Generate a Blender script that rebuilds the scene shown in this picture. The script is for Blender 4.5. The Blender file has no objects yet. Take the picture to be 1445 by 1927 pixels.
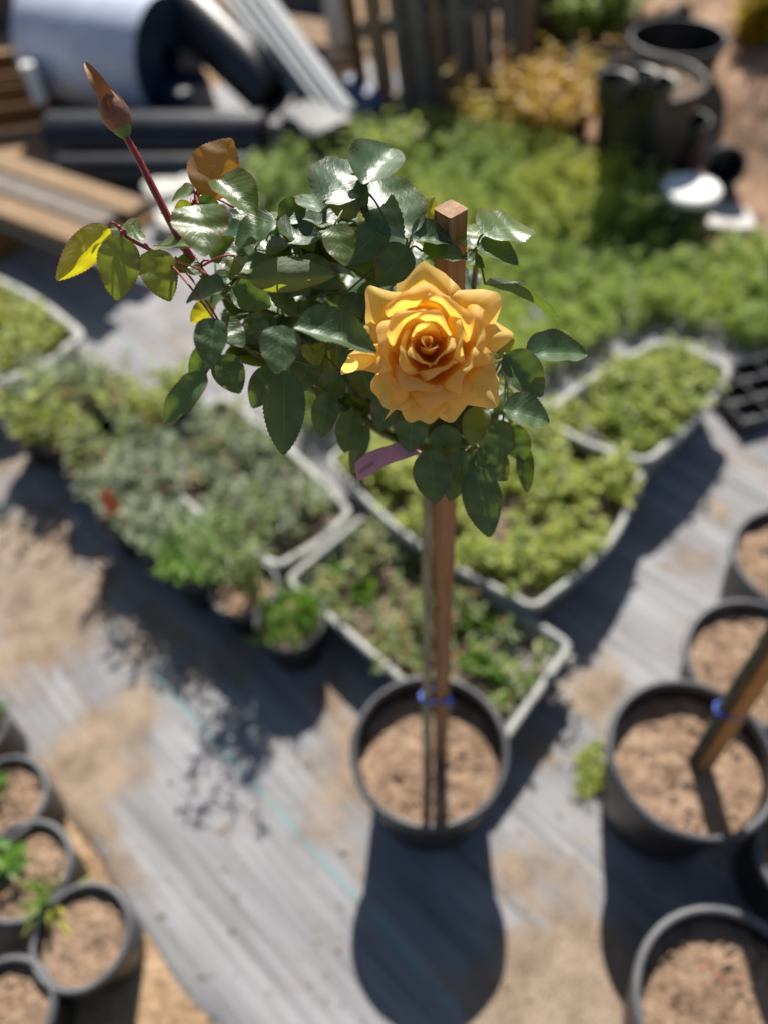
import bpy, bmesh, math, random
import numpy as np
from mathutils import Vector, Matrix, noise

random.seed(7)
RNG = np.random.default_rng(11)
R = math.radians
scene = bpy.context.scene
COL = scene.collection

# ------------------------------------------------------------------ camera
CAM_H, PITCH, ROLL, FPX = 1.58, R(52.0), R(-4.4), 1445.0
fw = Vector((0, math.cos(PITCH), -math.sin(PITCH)))
rt0 = Vector((1, 0, 0)); up0 = rt0.cross(fw)
rt = rt0 * math.cos(ROLL) + up0 * math.sin(ROLL)
up = up0 * math.cos(ROLL) - rt0 * math.sin(ROLL)
CAM = Vector((0, 0, CAM_H))
cd = bpy.data.cameras.new('camera')
cam = bpy.data.objects.new('camera', cd); COL.objects.link(cam)
cam.matrix_world = Matrix.Translation(CAM) @ Matrix((rt, up, -fw)).transposed().to_4x4()
cd.sensor_fit = 'HORIZONTAL'; cd.sensor_width = 36.0; cd.lens = 36.0
cd.clip_start = 0.01; cd.clip_end = 500.0
cd.dof.use_dof = True; cd.dof.focus_distance = 0.545; cd.dof.aperture_fstop = 2.9
scene.camera = cam

# ------------------------------------------------------------------ sky, sun, exposure
SUN_EL, SUN_AZ = R(44.0), R(6.0)          # azimuth from +Y towards +X
w = bpy.data.worlds.new('World'); scene.world = w; w.use_nodes = True
wn = w.node_tree.nodes; wl = w.node_tree.links
sky = wn.new('ShaderNodeTexSky'); sky.sky_type = 'NISHITA'; sky.sun_disc = False
sky.sun_elevation = SUN_EL; sky.sun_rotation = SUN_AZ
bgn = wn['Background']; bgn.inputs['Strength'].default_value = 0.05
wl.new(sky.outputs['Color'], bgn.inputs['Color'])
sd = bpy.data.lights.new('sun', 'SUN'); sd.energy = 5.0; sd.angle = R(0.53); sd.color = (1.0, 0.95, 0.87)
sun = bpy.data.objects.new('sun', sd); COL.objects.link(sun)
sdir = -Vector((math.sin(SUN_AZ) * math.cos(SUN_EL), math.cos(SUN_AZ) * math.cos(SUN_EL), math.sin(SUN_EL)))
sun.rotation_euler = sdir.to_track_quat('-Z', 'Y').to_euler(); sun.location = (0, 3, 4)
scene.view_settings.view_transform = 'Standard'; scene.view_settings.look = 'None'
scene.view_settings.exposure = 0.72; scene.view_settings.gamma = 1.0
scene.view_settings.use_curve_mapping = False
scene.cycles.use_denoising = True
scene.cycles.max_bounces = 8; scene.cycles.transparent_max_bounces = 8

# ------------------------------------------------------------------ measuring helpers (photo point -> place in the world)
def ray(x, y):
    return fw + rt * ((x - 722.5) / FPX) - up * ((y - 963.5) / FPX)
def G(x, y, z=0.0):
    d = ray(x, y); return CAM + d * ((z - CAM_H) / d.z)
def P(x, y, d):
    return CAM + ray(x, y) * d
def PY(x, y, Y):
    d = ray(x, y); return CAM + d * (Y / d.y)
def proj(p):
    v = p - CAM; z = v.dot(fw)
    return 722.5 + FPX * v.dot(rt) / z, 963.5 - FPX * v.dot(up) / z, z
def inpoly(x, y, poly):
    c = False; n = len(poly); j = n - 1
    for i in range(n):
        xi, yi = poly[i]; xj, yj = poly[j]
        if (yi > y) != (yj > y) and x < (xj - xi) * (y - yi) / (yj - yi) + xi: c = not c
        j = i
    return c

# ------------------------------------------------------------------ material helpers
def new_mat(name):
    m = bpy.data.materials.new(name); m.use_nodes = True
    return m, m.node_tree.nodes, m.node_tree.links, m.node_tree.nodes['Principled BSDF']
def ramp(n, l, src, stops):
    r = n.new('ShaderNodeValToRGB'); e = r.color_ramp.elements
    while len(e) < len(stops): e.new(0.5)
    for k, (p, c) in zip(e, stops): k.position = p; k.color = (*c, 1)
    l.new(src, r.inputs['Fac']); return r
def noise_tex(n, l, scale, detail=4, rough=0.55, vec=None):
    t = n.new('ShaderNodeTexNoise'); t.inputs['Scale'].default_value = scale
    t.inputs['Detail'].default_value = detail; t.inputs['Roughness'].default_value = rough
    if vec is not None: l.new(vec, t.inputs['Vector'])
    return t
def bump(n, l, b, src, strength, dist):
    k = n.new('ShaderNodeBump'); k.inputs['Strength'].default_value = strength; k.inputs['Distance'].default_value = dist
    l.new(src, k.inputs['Height']); l.new(k.outputs['Normal'], b.inputs['Normal']); return k
def mathn(n, l, op, a, b=None, c=None):
    m = n.new('ShaderNodeMath'); m.operation = op
    for i, v in enumerate((a, b, c)):
        if v is None: continue
        if isinstance(v, (int, float)): m.inputs[i].default_value = v
        else: l.new(v, m.inputs[i])
    return m.outputs[0]
def mixc(n, l, fac, a, b, mode='MIX'):
    m = n.new('ShaderNodeMix'); m.data_type = 'RGBA'; m.blend_type = mode
    for s, v in (('Factor', fac), ('A', a), ('B', b)):
        sock = [i for i in m.inputs if i.name == s and (i.type == ('VALUE' if s == 'Factor' else 'RGBA'))][0]
        if isinstance(v, (int, float)): sock.default_value = v
        elif isinstance(v, tuple): sock.default_value = (*v, 1)
        else: l.new(v, sock)
    return [o for o in m.outputs if o.type == 'RGBA'][0]

def simple(name, c1, c2, scale=20, rough=0.6, bs=0.3, bd=0.002, spec=0.5, stretch=None, bscale=None):
    m, n, l, b = new_mat(name)
    tc = n.new('ShaderNodeTexCoord'); v = tc.outputs['Object']
    if stretch:
        mp = n.new('ShaderNodeMapping'); mp.inputs['Scale'].default_value = stretch
        l.new(v, mp.inputs['Vector']); v = mp.outputs['Vector']
    t = noise_tex(n, l, scale, 6, 0.6, v)
    r = ramp(n, l, t.outputs['Fac'], [(0.3, c1), (0.7, c2)])
    l.new(r.outputs['Color'], b.inputs['Base Color'])
    b.inputs['Roughness'].default_value = rough; b.inputs['Specular IOR Level'].default_value = spec
    t2 = noise_tex(n, l, bscale or scale * 4, 5, 0.6, v)
    bump(n, l, b, t2.outputs['Fac'], bs, bd)
    return m

def leaf_mat(name, dark, light, trans, tfac=0.28, rough=0.36, edge=None, edge_amt=0.0):
    m, n, l, b = new_mat(name)
    uv = n.new('ShaderNodeUVMap'); sp = n.new('ShaderNodeSeparateXYZ'); l.new(uv.outputs['UV'], sp.inputs[0])
    a = mathn(n, l, 'ABSOLUTE', mathn(n, l, 'SUBTRACT', sp.outputs['X'], 0.5))          # 0 at midrib, .5 at margin
    tc = n.new('ShaderNodeTexCoord'); oi = n.new('ShaderNodeObjectInfo')
    nz = noise_tex(n, l, 2.2, 5, 0.6, tc.outputs['Object'])
    f = mathn(n, l, 'ADD', mathn(n, l, 'MULTIPLY', nz.outputs['Fac'], 0.6), mathn(n, l, 'MULTIPLY', oi.outputs['Random'], 0.45))
    base = ramp(n, l, f, [(0.25, dark), (0.85, light)]).outputs['Color']
    # veins: side veins leave the midrib at an angle
    ph = mathn(n, l, 'MULTIPLY_ADD', nz.outputs['Fac'], 2.6, mathn(n, l, 'MULTIPLY', mathn(n, l, 'SUBTRACT', sp.outputs['Y'], mathn(n, l, 'MULTIPLY', a, 0.75)), 27.0))
    sv = mathn(n, l, 'POWER', mathn(n, l, 'ABSOLUTE', mathn(n, l, 'COSINE', ph)), 14.0)
    mid = mathn(n, l, 'LESS_THAN', a, 0.018)
    vein = mathn(n, l, 'MAXIMUM', mathn(n, l, 'MULTIPLY', sv, 0.22), mid)
    lightv = tuple(min(1, c * 2.2 + 0.02) for c in light)
    colr = mixc(n, l, mathn(n, l, 'MULTIPLY', vein, 0.5), base, lightv)
    if edge:
        k = n.new('ShaderNodeMapRange'); l.new(a, k.inputs['Value'])
        k.inputs['From Min'].default_value = 0.36; k.inputs['From Max'].default_value = 0.5; k.inputs['To Max'].default_value = edge_amt
        colr = mixc(n, l, k.outputs['Result'], colr, edge)
    # paler underside
    geo = n.new('ShaderNodeNewGeometry')
    pale = tuple(c * 0.6 + 0.06 for c in light)
    colr = mixc(n, l, mathn(n, l, 'MULTIPLY', geo.outputs['Backfacing'], 0.55), colr, pale)
    l.new(colr, b.inputs['Base Color'])
    rr = mathn(n, l, 'ADD', mathn(n, l, 'MULTIPLY', nz.outputs['Fac'], 0.22), rough - 0.1)
    rr = mathn(n, l, 'ADD', rr, mathn(n, l, 'MULTIPLY', geo.outputs['Backfacing'], 0.25))
    l.new(rr, b.inputs['Roughness']); b.inputs['Specular IOR Level'].default_value = 0.8
    h = mathn(n, l, 'ADD', mathn(n, l, 'MULTIPLY', vein, -0.5), nz.outputs['Fac'])
    fz_ = noise_tex(n, l, 16, 3, 0.5, tc.outputs['Object']); h = mathn(n, l, 'ADD', h, mathn(n, l, 'MULTIPLY', fz_.outputs['Fac'], 0.5))
    bump(n, l, b, h, 0.35, 0.0016)
    tr = n.new('ShaderNodeBsdfTranslucent')
    tcol = mixc(n, l, mathn(n, l, 'MULTIPLY', vein, 0.45), trans, tuple(c * 0.45 for c in trans))
    if edge: tcol = mixc(n, l, mathn(n, l, 'MULTIPLY', k.outputs['Result'], 0.7), tcol, edge)
    l.new(tcol, tr.inputs['Color'])
    mx = n.new('ShaderNodeMixShader'); mx.inputs['Fac'].default_value = tfac
    l.new(b.outputs[0], mx.inputs[1]); l.new(tr.outputs[0], mx.inputs[2])
    l.new(mx.outputs[0], n['Material Output'].inputs['Surface'])
    return m

def foliage_mat(name, stops, trans, tfac=0.35, rough=0.5):
    m, n, l, b = new_mat(name)
    at = n.new('ShaderNodeAttribute'); at.attribute_name = 'tint'
    sp = n.new('ShaderNodeSeparateColor'); l.new(at.outputs['Color'], sp.inputs[0])
    r = ramp(n, l, sp.outputs['Red'], stops)
    tc = n.new('ShaderNodeTexCoord'); nz = noise_tex(n, l, 90, 3, 0.5, tc.outputs['Object'])
    c = mixc(n, l, 0.5, r.outputs['Color'], ramp(n, l, nz.outputs['Fac'], [(0.3, (0.55, 0.55, 0.55)), (0.7, (1, 1, 1))]).outputs['Color'], 'MULTIPLY')
    l.new(c, b.inputs['Base Color']); b.inputs['Roughness'].default_value = rough
    tr = n.new('ShaderNodeBsdfTranslucent'); l.new(mixc(n, l, 0.5, r.outputs['Color'], trans), tr.inputs['Color'])
    mx = n.new('ShaderNodeMixShader'); mx.inputs['Fac'].default_value = tfac
    l.new(b.outputs[0], mx.inputs[1]); l.new(tr.outputs[0], mx.inputs[2])
    l.new(mx.outputs[0], n['Material Output'].inputs['Surface'])
    return m

def soil_mat(name, cols, scale=60):
    m, n, l, b = new_mat(name)
    tc = n.new('ShaderNodeTexCoord'); v = tc.outputs['Object']
    t1 = noise_tex(n, l, scale, 8, 0.7, v); t2 = noise_tex(n, l, scale * 0.16, 4, 0.6, v)
    vo = n.new('ShaderNodeTexVoronoi'); vo.inputs['Scale'].default_value = scale * 2.2; l.new(v, vo.inputs['Vector'])
    f = mathn(n, l, 'ADD', mathn(n, l, 'MULTIPLY', t1.outputs['Fac'], 0.65), mathn(n, l, 'MULTIPLY', t2.outputs['Fac'], 0.35))
    r = ramp(n, l, f, [(0.36, cols[0]), (0.5, cols[1]), (0.66, cols[2])])
    l.new(r.outputs['Color'], b.inputs['Base Color']); b.inputs['Roughness'].default_value = 0.95
    b.inputs['Specular IOR Level'].default_value = 0.15
    h = mathn(n, l, 'ADD', t1.outputs['Fac'], mathn(n, l, 'MULTIPLY', vo.outputs['Distance'], 0.5))
    bump(n, l, b, h, 0.9, 0.008)
    return m

def plastic_mat(name, c, rough=0.42, dust=(0.30, 0.25, 0.20), dust_amt=0.35, spec=0.5):
    m, n, l, b = new_mat(name)
    tc = n.new('ShaderNodeTexCoord'); v = tc.outputs['Object']
    t = noise_tex(n, l, 9, 8, 0.68, v)
    k = n.new('ShaderNodeMapRange'); l.new(t.outputs['Fac'], k.inputs['Value'])
    k.inputs['From Min'].default_value = 0.45; k.inputs['From Max'].default_value = 0.75; k.inputs['To Max'].default_value = dust_amt
    l.new(mixc(n, l, k.outputs['Result'], c, dust), b.inputs['Base Color'])
    l.new(mathn(n, l, 'ADD', mathn(n, l, 'MULTIPLY', k.outputs['Result'], 0.8), rough), b.inputs['Roughness'])
    b.inputs['Specular IOR Level'].default_value = spec
    t2 = noise_tex(n, l, 140, 3, 0.5, v); bump(n, l, b, t2.outputs['Fac'], 0.15, 0.001)
    return m

# leaves, petals
M = {}
M['leaf'] = leaf_mat('rose_leaf', (0.020, 0.055, 0.022), (0.055, 0.115, 0.040), (0.22, 0.36, 0.02), 0.25, 0.43, (0.10, 0.05, 0.03), 0.5)
M['leaf_mid'] = leaf_mat('rose_leaf_fresh', (0.045, 0.095, 0.025), (0.085, 0.15, 0.045), (0.42, 0.52, 0.02), 0.36, 0.40, (0.16, 0.06, 0.03), 0.6)
M['leaf_young'] = leaf_mat('rose_leaf_young', (0.10, 0.13, 0.02), (0.17, 0.17, 0.03), (0.70, 0.66, 0.01), 0.5, 0.42, (0.30, 0.07, 0.02), 0.75)
M['leaf_bronze'] = leaf_mat('rose_leaf_bronze', (0.11, 0.10, 0.02), (0.25, 0.13, 0.02), (0.65, 0.34, 0.02), 0.42, 0.42, (0.34, 0.06, 0.02), 0.85)

def petal_mat():
    m, n, l, b = new_mat('rose_petal')
    uv = n.new('ShaderNodeUVMap'); sp = n.new('ShaderNodeSeparateXYZ'); l.new(uv.outputs['UV'], sp.inputs[0])
    tc = n.new('ShaderNodeTexCoord'); oi = n.new('ShaderNodeObjectInfo')
    mp = n.new('ShaderNodeMapping'); mp.inputs['Scale'].default_value = (26, 2.2, 1); l.new(uv.outputs['UV'], mp.inputs['Vector'])
    st = noise_tex(n, l, 1.6, 4, 0.6, mp.outputs['Vector'])
    nz = noise_tex(n, l, 55, 4, 0.6, tc.outputs['Object'])
    f = mathn(n, l, 'ADD', sp.outputs['Y'], mathn(n, l, 'MULTIPLY', mathn(n, l, 'SUBTRACT', nz.outputs['Fac'], 0.5), 0.35))
    c = ramp(n, l, f, [(0.05, (0.94, 0.38, 0.01)), (0.42, (0.95, 0.60, 0.05)), (0.80, (0.95, 0.71, 0.17)), (1.0, (0.95, 0.73, 0.27))]).outputs['Color']
    c = mixc(n, l, mathn(n, l, 'MULTIPLY', st.outputs['Fac'], 0.16), c, (0.90, 0.45, 0.02))
    geo = n.new('ShaderNodeNewGeometry')
    l.new(c, b.inputs['Base Color']); b.inputs['Roughness'].default_value = 0.52
    b.inputs['Specular IOR Level'].default_value = 0.25
    b.inputs['Sheen Weight'].default_value = 0.15
    bump(n, l, b, mathn(n, l, 'ADD', st.outputs['Fac'], nz.outputs['Fac']), 0.22, 0.0012)
    tr = n.new('ShaderNodeBsdfTranslucent'); l.new(mixc(n, l, 0.5, c, (1.0, 0.68, 0.09)), tr.inputs['Color'])
    mx = n.new('ShaderNodeMixShader'); mx.inputs['Fac'].default_value = 0.58
    l.new(b.outputs[0], mx.inputs[1]); l.new(tr.outputs[0], mx.inputs[2])
    l.new(mx.outputs[0], n['Material Output'].inputs['Surface'])
    return m
M['petal'] = petal_mat()
M['bark'] = simple('rose_bark', (0.15, 0.16, 0.10), (0.36, 0.35, 0.27), 40, 0.8, 0.8, 0.002, 0.3, (1, 1, 0.35), 120)
M['green_stem'] = simple('green_stem', (0.07, 0.11, 0.03), (0.13, 0.15, 0.05), 60, 0.5, 0.3, 0.001)
M['red_stem'] = simple('red_stem', (0.17, 0.018, 0.022), (0.30, 0.05, 0.05), 70, 0.38, 0.4, 0.001)
M['stake'] = simple('stake_wood', (0.20, 0.108, 0.052), (0.38, 0.225, 0.120), 30, 0.72, 0.5, 0.001, 0.3, (6, 6, 0.35), 60)
M['tie'] = simple('blue_tie', (0.01, 0.06, 0.42), (0.02, 0.12, 0.60), 40, 0.35, 0.3, 0.001)
M['tag'] = simple('pink_tag', (0.50, 0.24, 0.33), (0.58, 0.29, 0.38), 60, 0.55, 0.1, 0.0005)
M['ink'] = simple('tag_ink', (0.05, 0.03, 0.05), (0.10, 0.06, 0.08), 200, 0.7, 0.1, 0.0002)
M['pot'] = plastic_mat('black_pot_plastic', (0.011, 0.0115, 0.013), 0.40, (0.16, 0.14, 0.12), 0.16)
M['pot_rim'] = plastic_mat('pot_rim_plastic', (0.042, 0.045, 0.053), 0.40, (0.24, 0.23, 0.23), 0.40)  # rim of the black pot, sunlit sheen put into a lighter base colour
M['sheen_rim'] = plastic_mat('sheen_rim_plastic', (0.085, 0.088, 0.098), 0.42, (0.28, 0.26, 0.24), 0.45)  # same black rim, stronger sunlit sheen painted into the grey, plus dust
M['tray'] = plastic_mat('grey_tray_plastic', (0.21, 0.215, 0.20), 0.55, (0.42, 0.38, 0.32), 0.6)
M['tray_rim'] = plastic_mat('grey_tray_rim_plastic', (0.33, 0.34, 0.32), 0.5, (0.52, 0.48, 0.40), 0.6)
M['soil'] = soil_mat('potting_soil', [(0.11, 0.068, 0.042), (0.32, 0.215, 0.145), (0.48, 0.345, 0.245)], 75)
M['dark_soil'] = soil_mat('tray_soil', [(0.05, 0.035, 0.025), (0.15, 0.105, 0.075), (0.42, 0.36, 0.30)], 70)
M['earth'] = soil_mat('sandy_earth', [(0.19, 0.115, 0.062), (0.37, 0.245, 0.145), (0.50, 0.36, 0.23)], 40)
M['mound'] = soil_mat('brown_mound_soil', [(0.09, 0.052, 0.032), (0.30, 0.19, 0.125), (0.44, 0.30, 0.21)], 12)

# ------------------------------------------------------------------ mesh helpers
class MB:
    def __init__(s): s.v = []; s.f = []
    def add(s, vs, fs):
        o = len(s.v); s.v += [tuple(p) for p in vs]; s.f += [tuple(i + o for i in q) for q in fs]; return s
    def box(s, cx, cy, cz, sx, sy, sz, mat=None, bev=0.0):
        x, y, z = sx / 2, sy / 2, sz / 2; b = min(bev, x * .45, y * .45, z * .45)
        if b <= 0:
            vs = [Vector((cx + a * x, cy + c * y, cz + d * z)) for a in (-1, 1) for c in (-1, 1) for d in (-1, 1)]
            fs = [(0, 1, 3, 2), (4, 6, 7, 5), (0, 4, 5, 1), (2, 3, 7, 6), (0, 2, 6, 4), (1, 5, 7, 3)]
        else:
            loops = []
            for zz, ins in ((-z, b), (-z + b, 0), (z - b, 0), (z, b)):
                X, Y = x - ins, y - ins
                loops.append([Vector((cx + px, cy + py, cz + zz)) for px, py in
                              ((-X, -Y + b), (-X + b, -Y), (X - b, -Y), (X, -Y + b), (X, Y - b), (X - b, Y), (-X + b, Y), (-X, Y - b))])
            vs = [p for L in loops for p in L]; fs = []
            for k in range(3):
                for i in range(8):
                    j = (i + 1) % 8; fs.append((k * 8 + i, k * 8 + j, k * 8 + 8 + j, k * 8 + 8 + i))
            fs.append(tuple(range(7, -1, -1))); fs.append(tuple(range(24, 32)))
        if mat is not None: vs = [mat @ p for p in vs]
        return s.add(vs, fs)
    def tube(s, pts, rads, n=8, cap=True):
        pts = [Vector(p) for p in pts]
        if not hasattr(rads, '__len__'): rads = [rads] * len(pts)
        vs = []; fs = []
        t0 = (pts[1] - pts[0]).normalized(); a = t0.orthogonal().normalized()
        for i, p in enumerate(pts):
            t = (pts[min(i + 1, len(pts) - 1)] - pts[max(i - 1, 0)]).normalized()
            a = (a - t * a.dot(t)).normalized(); b = t.cross(a)
            for k in range(n):
                g = 2 * math.pi * k / n; vs.append(p + (a * math.cos(g) + b * math.sin(g)) * rads[i])
        for i in range(len(pts) - 1):
            for k in range(n):
                j = (k + 1) % n; fs.append((i * n + k, i * n + j, i * n + n + j, i * n + n + k))
        if cap: fs.append(tuple(range(n - 1, -1, -1))); fs.append(tuple(range((len(pts) - 1) * n, len(pts) * n)))
        return s.add(vs, fs)
    def loft(s, loops, closed=True, capb=False, capt=False):
        n = len(loops[0]); vs = [p for L in loops for p in L]; fs = []
        for k in range(len(loops) - 1):
            for i in range(n if closed else n - 1):
                j = (i + 1) % n; fs.append((k * n + i, k * n + j, k * n + n + j, k * n + n + i))
        if capb: fs.append(tuple(range(n - 1, -1, -1)))
        if capt: fs.append(tuple(range((len(loops) - 1) * n, len(loops) * n)))
        return s.add(vs, fs)
    def build(s, name, mat, parent=None, smooth=True, kind=None, angle=40):
        me = bpy.data.meshes.new(name); me.from_pydata(s.v, [], s.f); me.update()
        if smooth:
            me.polygons.foreach_set('use_smooth', [True] * len(me.polygons))
            me.set_sharp_from_angle(angle=R(angle))
        me.materials.append(mat)
        return link(name, me, parent, kind)
def link(name, me, parent=None, kind=None):
    o = bpy.data.objects.new(name, me); COL.objects.link(o)
    if parent is not None:
        o.parent = parent; o.matrix_parent_inverse = PINV(parent)
    if kind: o['kind'] = kind
    return o
def world_of(o):
    m = o.matrix_basis.copy()
    if o.parent is not None: m = world_of(o.parent) @ o.matrix_parent_inverse @ m
    return m
def PINV(parent): return world_of(parent).inverted()
def tag(o, label, cat, group=None, kind=None):
    o['label'] = label; o['category'] = cat
    if group: o['group'] = group
    if kind: o['kind'] = kind
    return o
def thing(name, label, cat, loc=(0, 0, 0), group=None):
    o = bpy.data.objects.new(name, None); COL.objects.link(o); o.empty_display_size = 0.05
    o.location = loc; return tag(o, label, cat, group)
def catmull(pts, k=6):
    pts = [Vector(p) for p in pts]; q = [pts[0] * 2 - pts[1]] + pts + [pts[-1] * 2 - pts[-2]]; out = []
    for i in range(1, len(q) - 2):
        for j in range(k):
            t = j / k; a, b, c, d = q[i - 1], q[i], q[i + 1], q[i + 2]
            out.append(0.5 * (2 * b + (c - a) * t + (2 * a - 5 * b + 4 * c - d) * t * t + (3 * b - a - 3 * c + d) * t ** 3))
    out.append(pts[-1]); return out
def ring(c, r, z, n=48):
    return [Vector((c[0] + r * math.cos(2 * math.pi * i / n), c[1] + r * math.sin(2 * math.pi * i / n), z)) for i in range(n)]
def fill_surface(outline, z, amp, rings, freq, seed, dome=0.0):
    """bumpy surface filling a closed outline"""
    c = sum((p for p in outline), Vector()) / len(outline); c.z = 0
    loops = []
    for k in range(rings + 1):
        s = 1 - k / rings * 0.995; L = []
        for p in outline:
            q = Vector((c.x + (p.x - c.x) * s, c.y + (p.y - c.y) * s, 0))
            h = noise.fractal(Vector((q.x * freq, q.y * freq, seed)), 0.9, 2.1, 5) * amp + dome * (1 - s * s)
            L.append(Vector((q.x, q.y, z + h)))
        loops.append(L)
    return loops

# ------------------------------------------------------------------ scattered leaves, numpy
def leaf_arrays(base, d, L, W, nrm, droop=0.25):
    d = d / np.linalg.norm(d, axis=1, keepdims=True)
    nrm = nrm - d * np.sum(nrm * d, axis=1, keepdims=True); nrm /= (np.linalg.norm(nrm, axis=1, keepdims=True) + 1e-9)
    x = np.cross(d, nrm); L = L[:, None]; W = W[:, None]
    dz = np.array([[0, 0, -1.0]])
    def at(t, s, lift=0): return base + d * L * t + x * W * s + dz * L * droop * t * t + nrm * W * lift
    v = np.stack([at(0, 0), at(.3, -.42, .1), at(.3, .42, .1), at(.68, -.38, .1), at(.68, .38, .1), at(1, 0), at(.3, 0, -.05), at(.68, 0, -.05)], 1)
    n = len(base); idx = np.arange(n)[:, None] * 8
    q = np.concatenate([idx + np.array([1, 6, 7, 3]), idx + np.array([6, 2, 4, 7])], 0)
    t = np.concatenate([idx + np.array([0, 6, 1]), idx + np.array([0, 2, 6]), idx + np.array([3, 7, 5]), idx + np.array([7, 4, 5])], 0)
    return v.reshape(-1, 3), q, t
class Fol:
    def __init__(s): s.b = []; s.d = []; s.L = []; s.W = []; s.n = []; s.t = []; s.stems = MB()
    def leaf(s, b, d, L, W, n, t): s.b.append(tuple(b)); s.d.append(tuple(d)); s.L.append(L); s.W.append(W); s.n.append(tuple(n)); s.t.append(t)
    def build(s, name, mat, parent=None, kind=None, droop=0.25):
        A = lambda q: np.array(q, float)
        v, q, t = leaf_arrays(A(s.b), A(s.d), A(s.L), A(s.W), A(s.n), droop)
        tint = np.repeat(A(s.t), 8)
        fs = [tuple(r) for r in q.tolist()] + [tuple(r) for r in t.tolist()]
        nv = len(v)
        vs = v.tolist() + s.stems.v; fs += [tuple(i + nv for i in f) for f in s.stems.f]
        tint = np.concatenate([tint, np.full(len(s.stems.v), 0.3)])
        me = bpy.data.meshes.new(name); me.from_pydata(vs, [], fs); me.update()
        a = me.attributes.new('tint', 'FLOAT_COLOR', 'POINT')
        c = np.ones((len(vs), 4), np.float32); c[:, 0] = tint; c[:, 1] = tint; c[:, 2] = tint
        a.data.foreach_set('color', c.ravel())
        me.polygons.foreach_set('use_smooth', [True] * len(me.polygons))
        me.materials.append(mat)
        return link(name, me, parent, kind)
def rnd(a, b): return random.uniform(a, b)
def stem_plant(F, base, h, nleaf, L, W, lean=0.2, updir=0.5, tint=(0, 1), sr=0.0015, u0=.12):
    az = rnd(0, 6.28); tip = Vector(base) + Vector((math.cos(az) * lean * h, math.sin(az) * lean * h, h))
    mid = (Vector(base) + tip) / 2 + Vector((rnd(-.1, .1) * h, rnd(-.1, .1) * h, 0))
    pts = catmull([base, mid, tip], 4)
    if sr: F.stems.tube(pts, [sr * (1 - .6 * i / (len(pts) - 1)) for i in range(len(pts))], 4, False)
    for k in range(nleaf):
        u = rnd(u0, 1.0); i = min(int(u * (len(pts) - 1)), len(pts) - 2); p = pts[i].lerp(pts[i + 1], u * (len(pts) - 1) - i)
        g = rnd(0, 6.28); d = Vector((math.cos(g), math.sin(g), rnd(updir - .4, updir + .4)))
        F.leaf(p, d, L * rnd(.6, 1.2), W * rnd(.7, 1.2), (rnd(-.4, .4), rnd(-.4, .4), 1), rnd(*tint))
def grass_tuft(F, base, n, L, W, spread=0.5, tint=(0, 1), rad=0.01):
    for k in range(n):
        g = rnd(0, 6.28); s = rnd(0, spread)
        d = Vector((math.cos(g) * s, math.sin(g) * s, 1))
        b = Vector(base) + Vector((rnd(-1, 1) * rad, rnd(-1, 1) * rad, 0))
        F.leaf(b, d, L * rnd(.5, 1.1), W * rnd(.7, 1.2), (math.cos(g + 3.14), math.sin(g + 3.14), .4), rnd(*tint))
# ================================================================== GROUND
me = bpy.data.meshes.new('ground')
gx = sorted(set([-150, -60, -25, -12, -7] + list(np.round(np.arange(-4, 4.01, .1), 3)) + [7, 12, 25, 60, 150]))
gy = sorted(set([-60, -20, -8, -4] + list(np.round(np.arange(-2, 7.01, .1), 3)) + [10, 14, 22, 40, 80, 200]))
vs = []; fs = []
for yy in gy:
    for xx in gx:
        near = abs(xx) < 4 and -2 < yy < 7
        h = noise.fractal(Vector((xx * 1.6, yy * 1.6, 3)), .9, 2, 4) * .012 if near else 0
        vs.append((xx, yy, -0.008 + max(-.004, min(h * .4, .004))))
nx = len(gx)
for j in range(len(gy) - 1):
    for i in range(nx - 1): fs.append((j * nx + i, j * nx + i + 1, j * nx + nx + i + 1, j * nx + nx + i))
me.from_pydata(vs, [], fs); me.update(); me.polygons.foreach_set('use_smooth', [True] * len(fs)); me.materials.append(M['earth'])
ground = link('ground', me); ground['kind'] = 'structure'; ground['label'] = 'dry sandy soil of the nursery yard'

# woven ground cloth: rows run from upper left to lower right
ca = G(283, 1260); cb = G(860, 1900)
CDIR = (cb - ca); CDIR.z = 0; CDIR.normalize(); CPER = Vector((-CDIR.y, CDIR.x, 0))     # across the rows
def cloth_uv(p): return (p - ca).dot(CPER), (p - ca).dot(CDIR)
EDGE = cloth_uv(G(300, 1790))[0]
SAND = [(60, 1010, .13, .9), (40, 1110, .10, .6), (150, 1120, .14, .8), (110, 1200, .10, .55), (260, 1330, .08, .45), (200, 1400, .10, .75), (130, 1470, .09, .9),
        (160, 1560, .07, .9), (215, 1640, .04, .8), (450, 1230, .08, .7), (640, 1400, .07, .8), (600, 1560, .05, .5), (650, 1500, .06, .7),
        (1040, 1660, .07, .6), (1000, 1830, .08, .9), (1100, 1880, .11, .9), (1130, 1800, .06, .8), (900, 1925, .08, .8), (960, 1640, .04, .6), (1350, 960, .05, .8),
        (1320, 1060, .05, .6), (1140, 1290, .045, .8), (1090, 1300, .05, .7), (1120, 1330, .04, .6), (1010, 1420, .05, .7), (1270, 1020, .04, .3), (620, 1300, .06, .8),
        (300, 1190, .09, .6), (30, 860, .16, .6), (380, 1260, .06, .35), (1100, 1450, .05, .2), (1000, 1290, .06, .6), (480, 1520, .04, .25), (0, 1250, .12, .6),
        (330, 620, .22, .25), (1430, 860, .12, .35), (700, 1650, .05, .3)]
SANDW = [(G(x, y), r, s) for x, y, r, s in SAND]
me = bpy.data.meshes.new('ground_cloth'); vs = []; fs = []; sand = []; uvs = []
us = list(np.arange(-2.2, 0.0001, .02)); 
side = 1 if EDGE > 0 else -1
nu, nv = 150, 190
U0, U1, V0, V1 = EDGE, EDGE - side * 2.9, -2.3, 1.6
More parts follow.
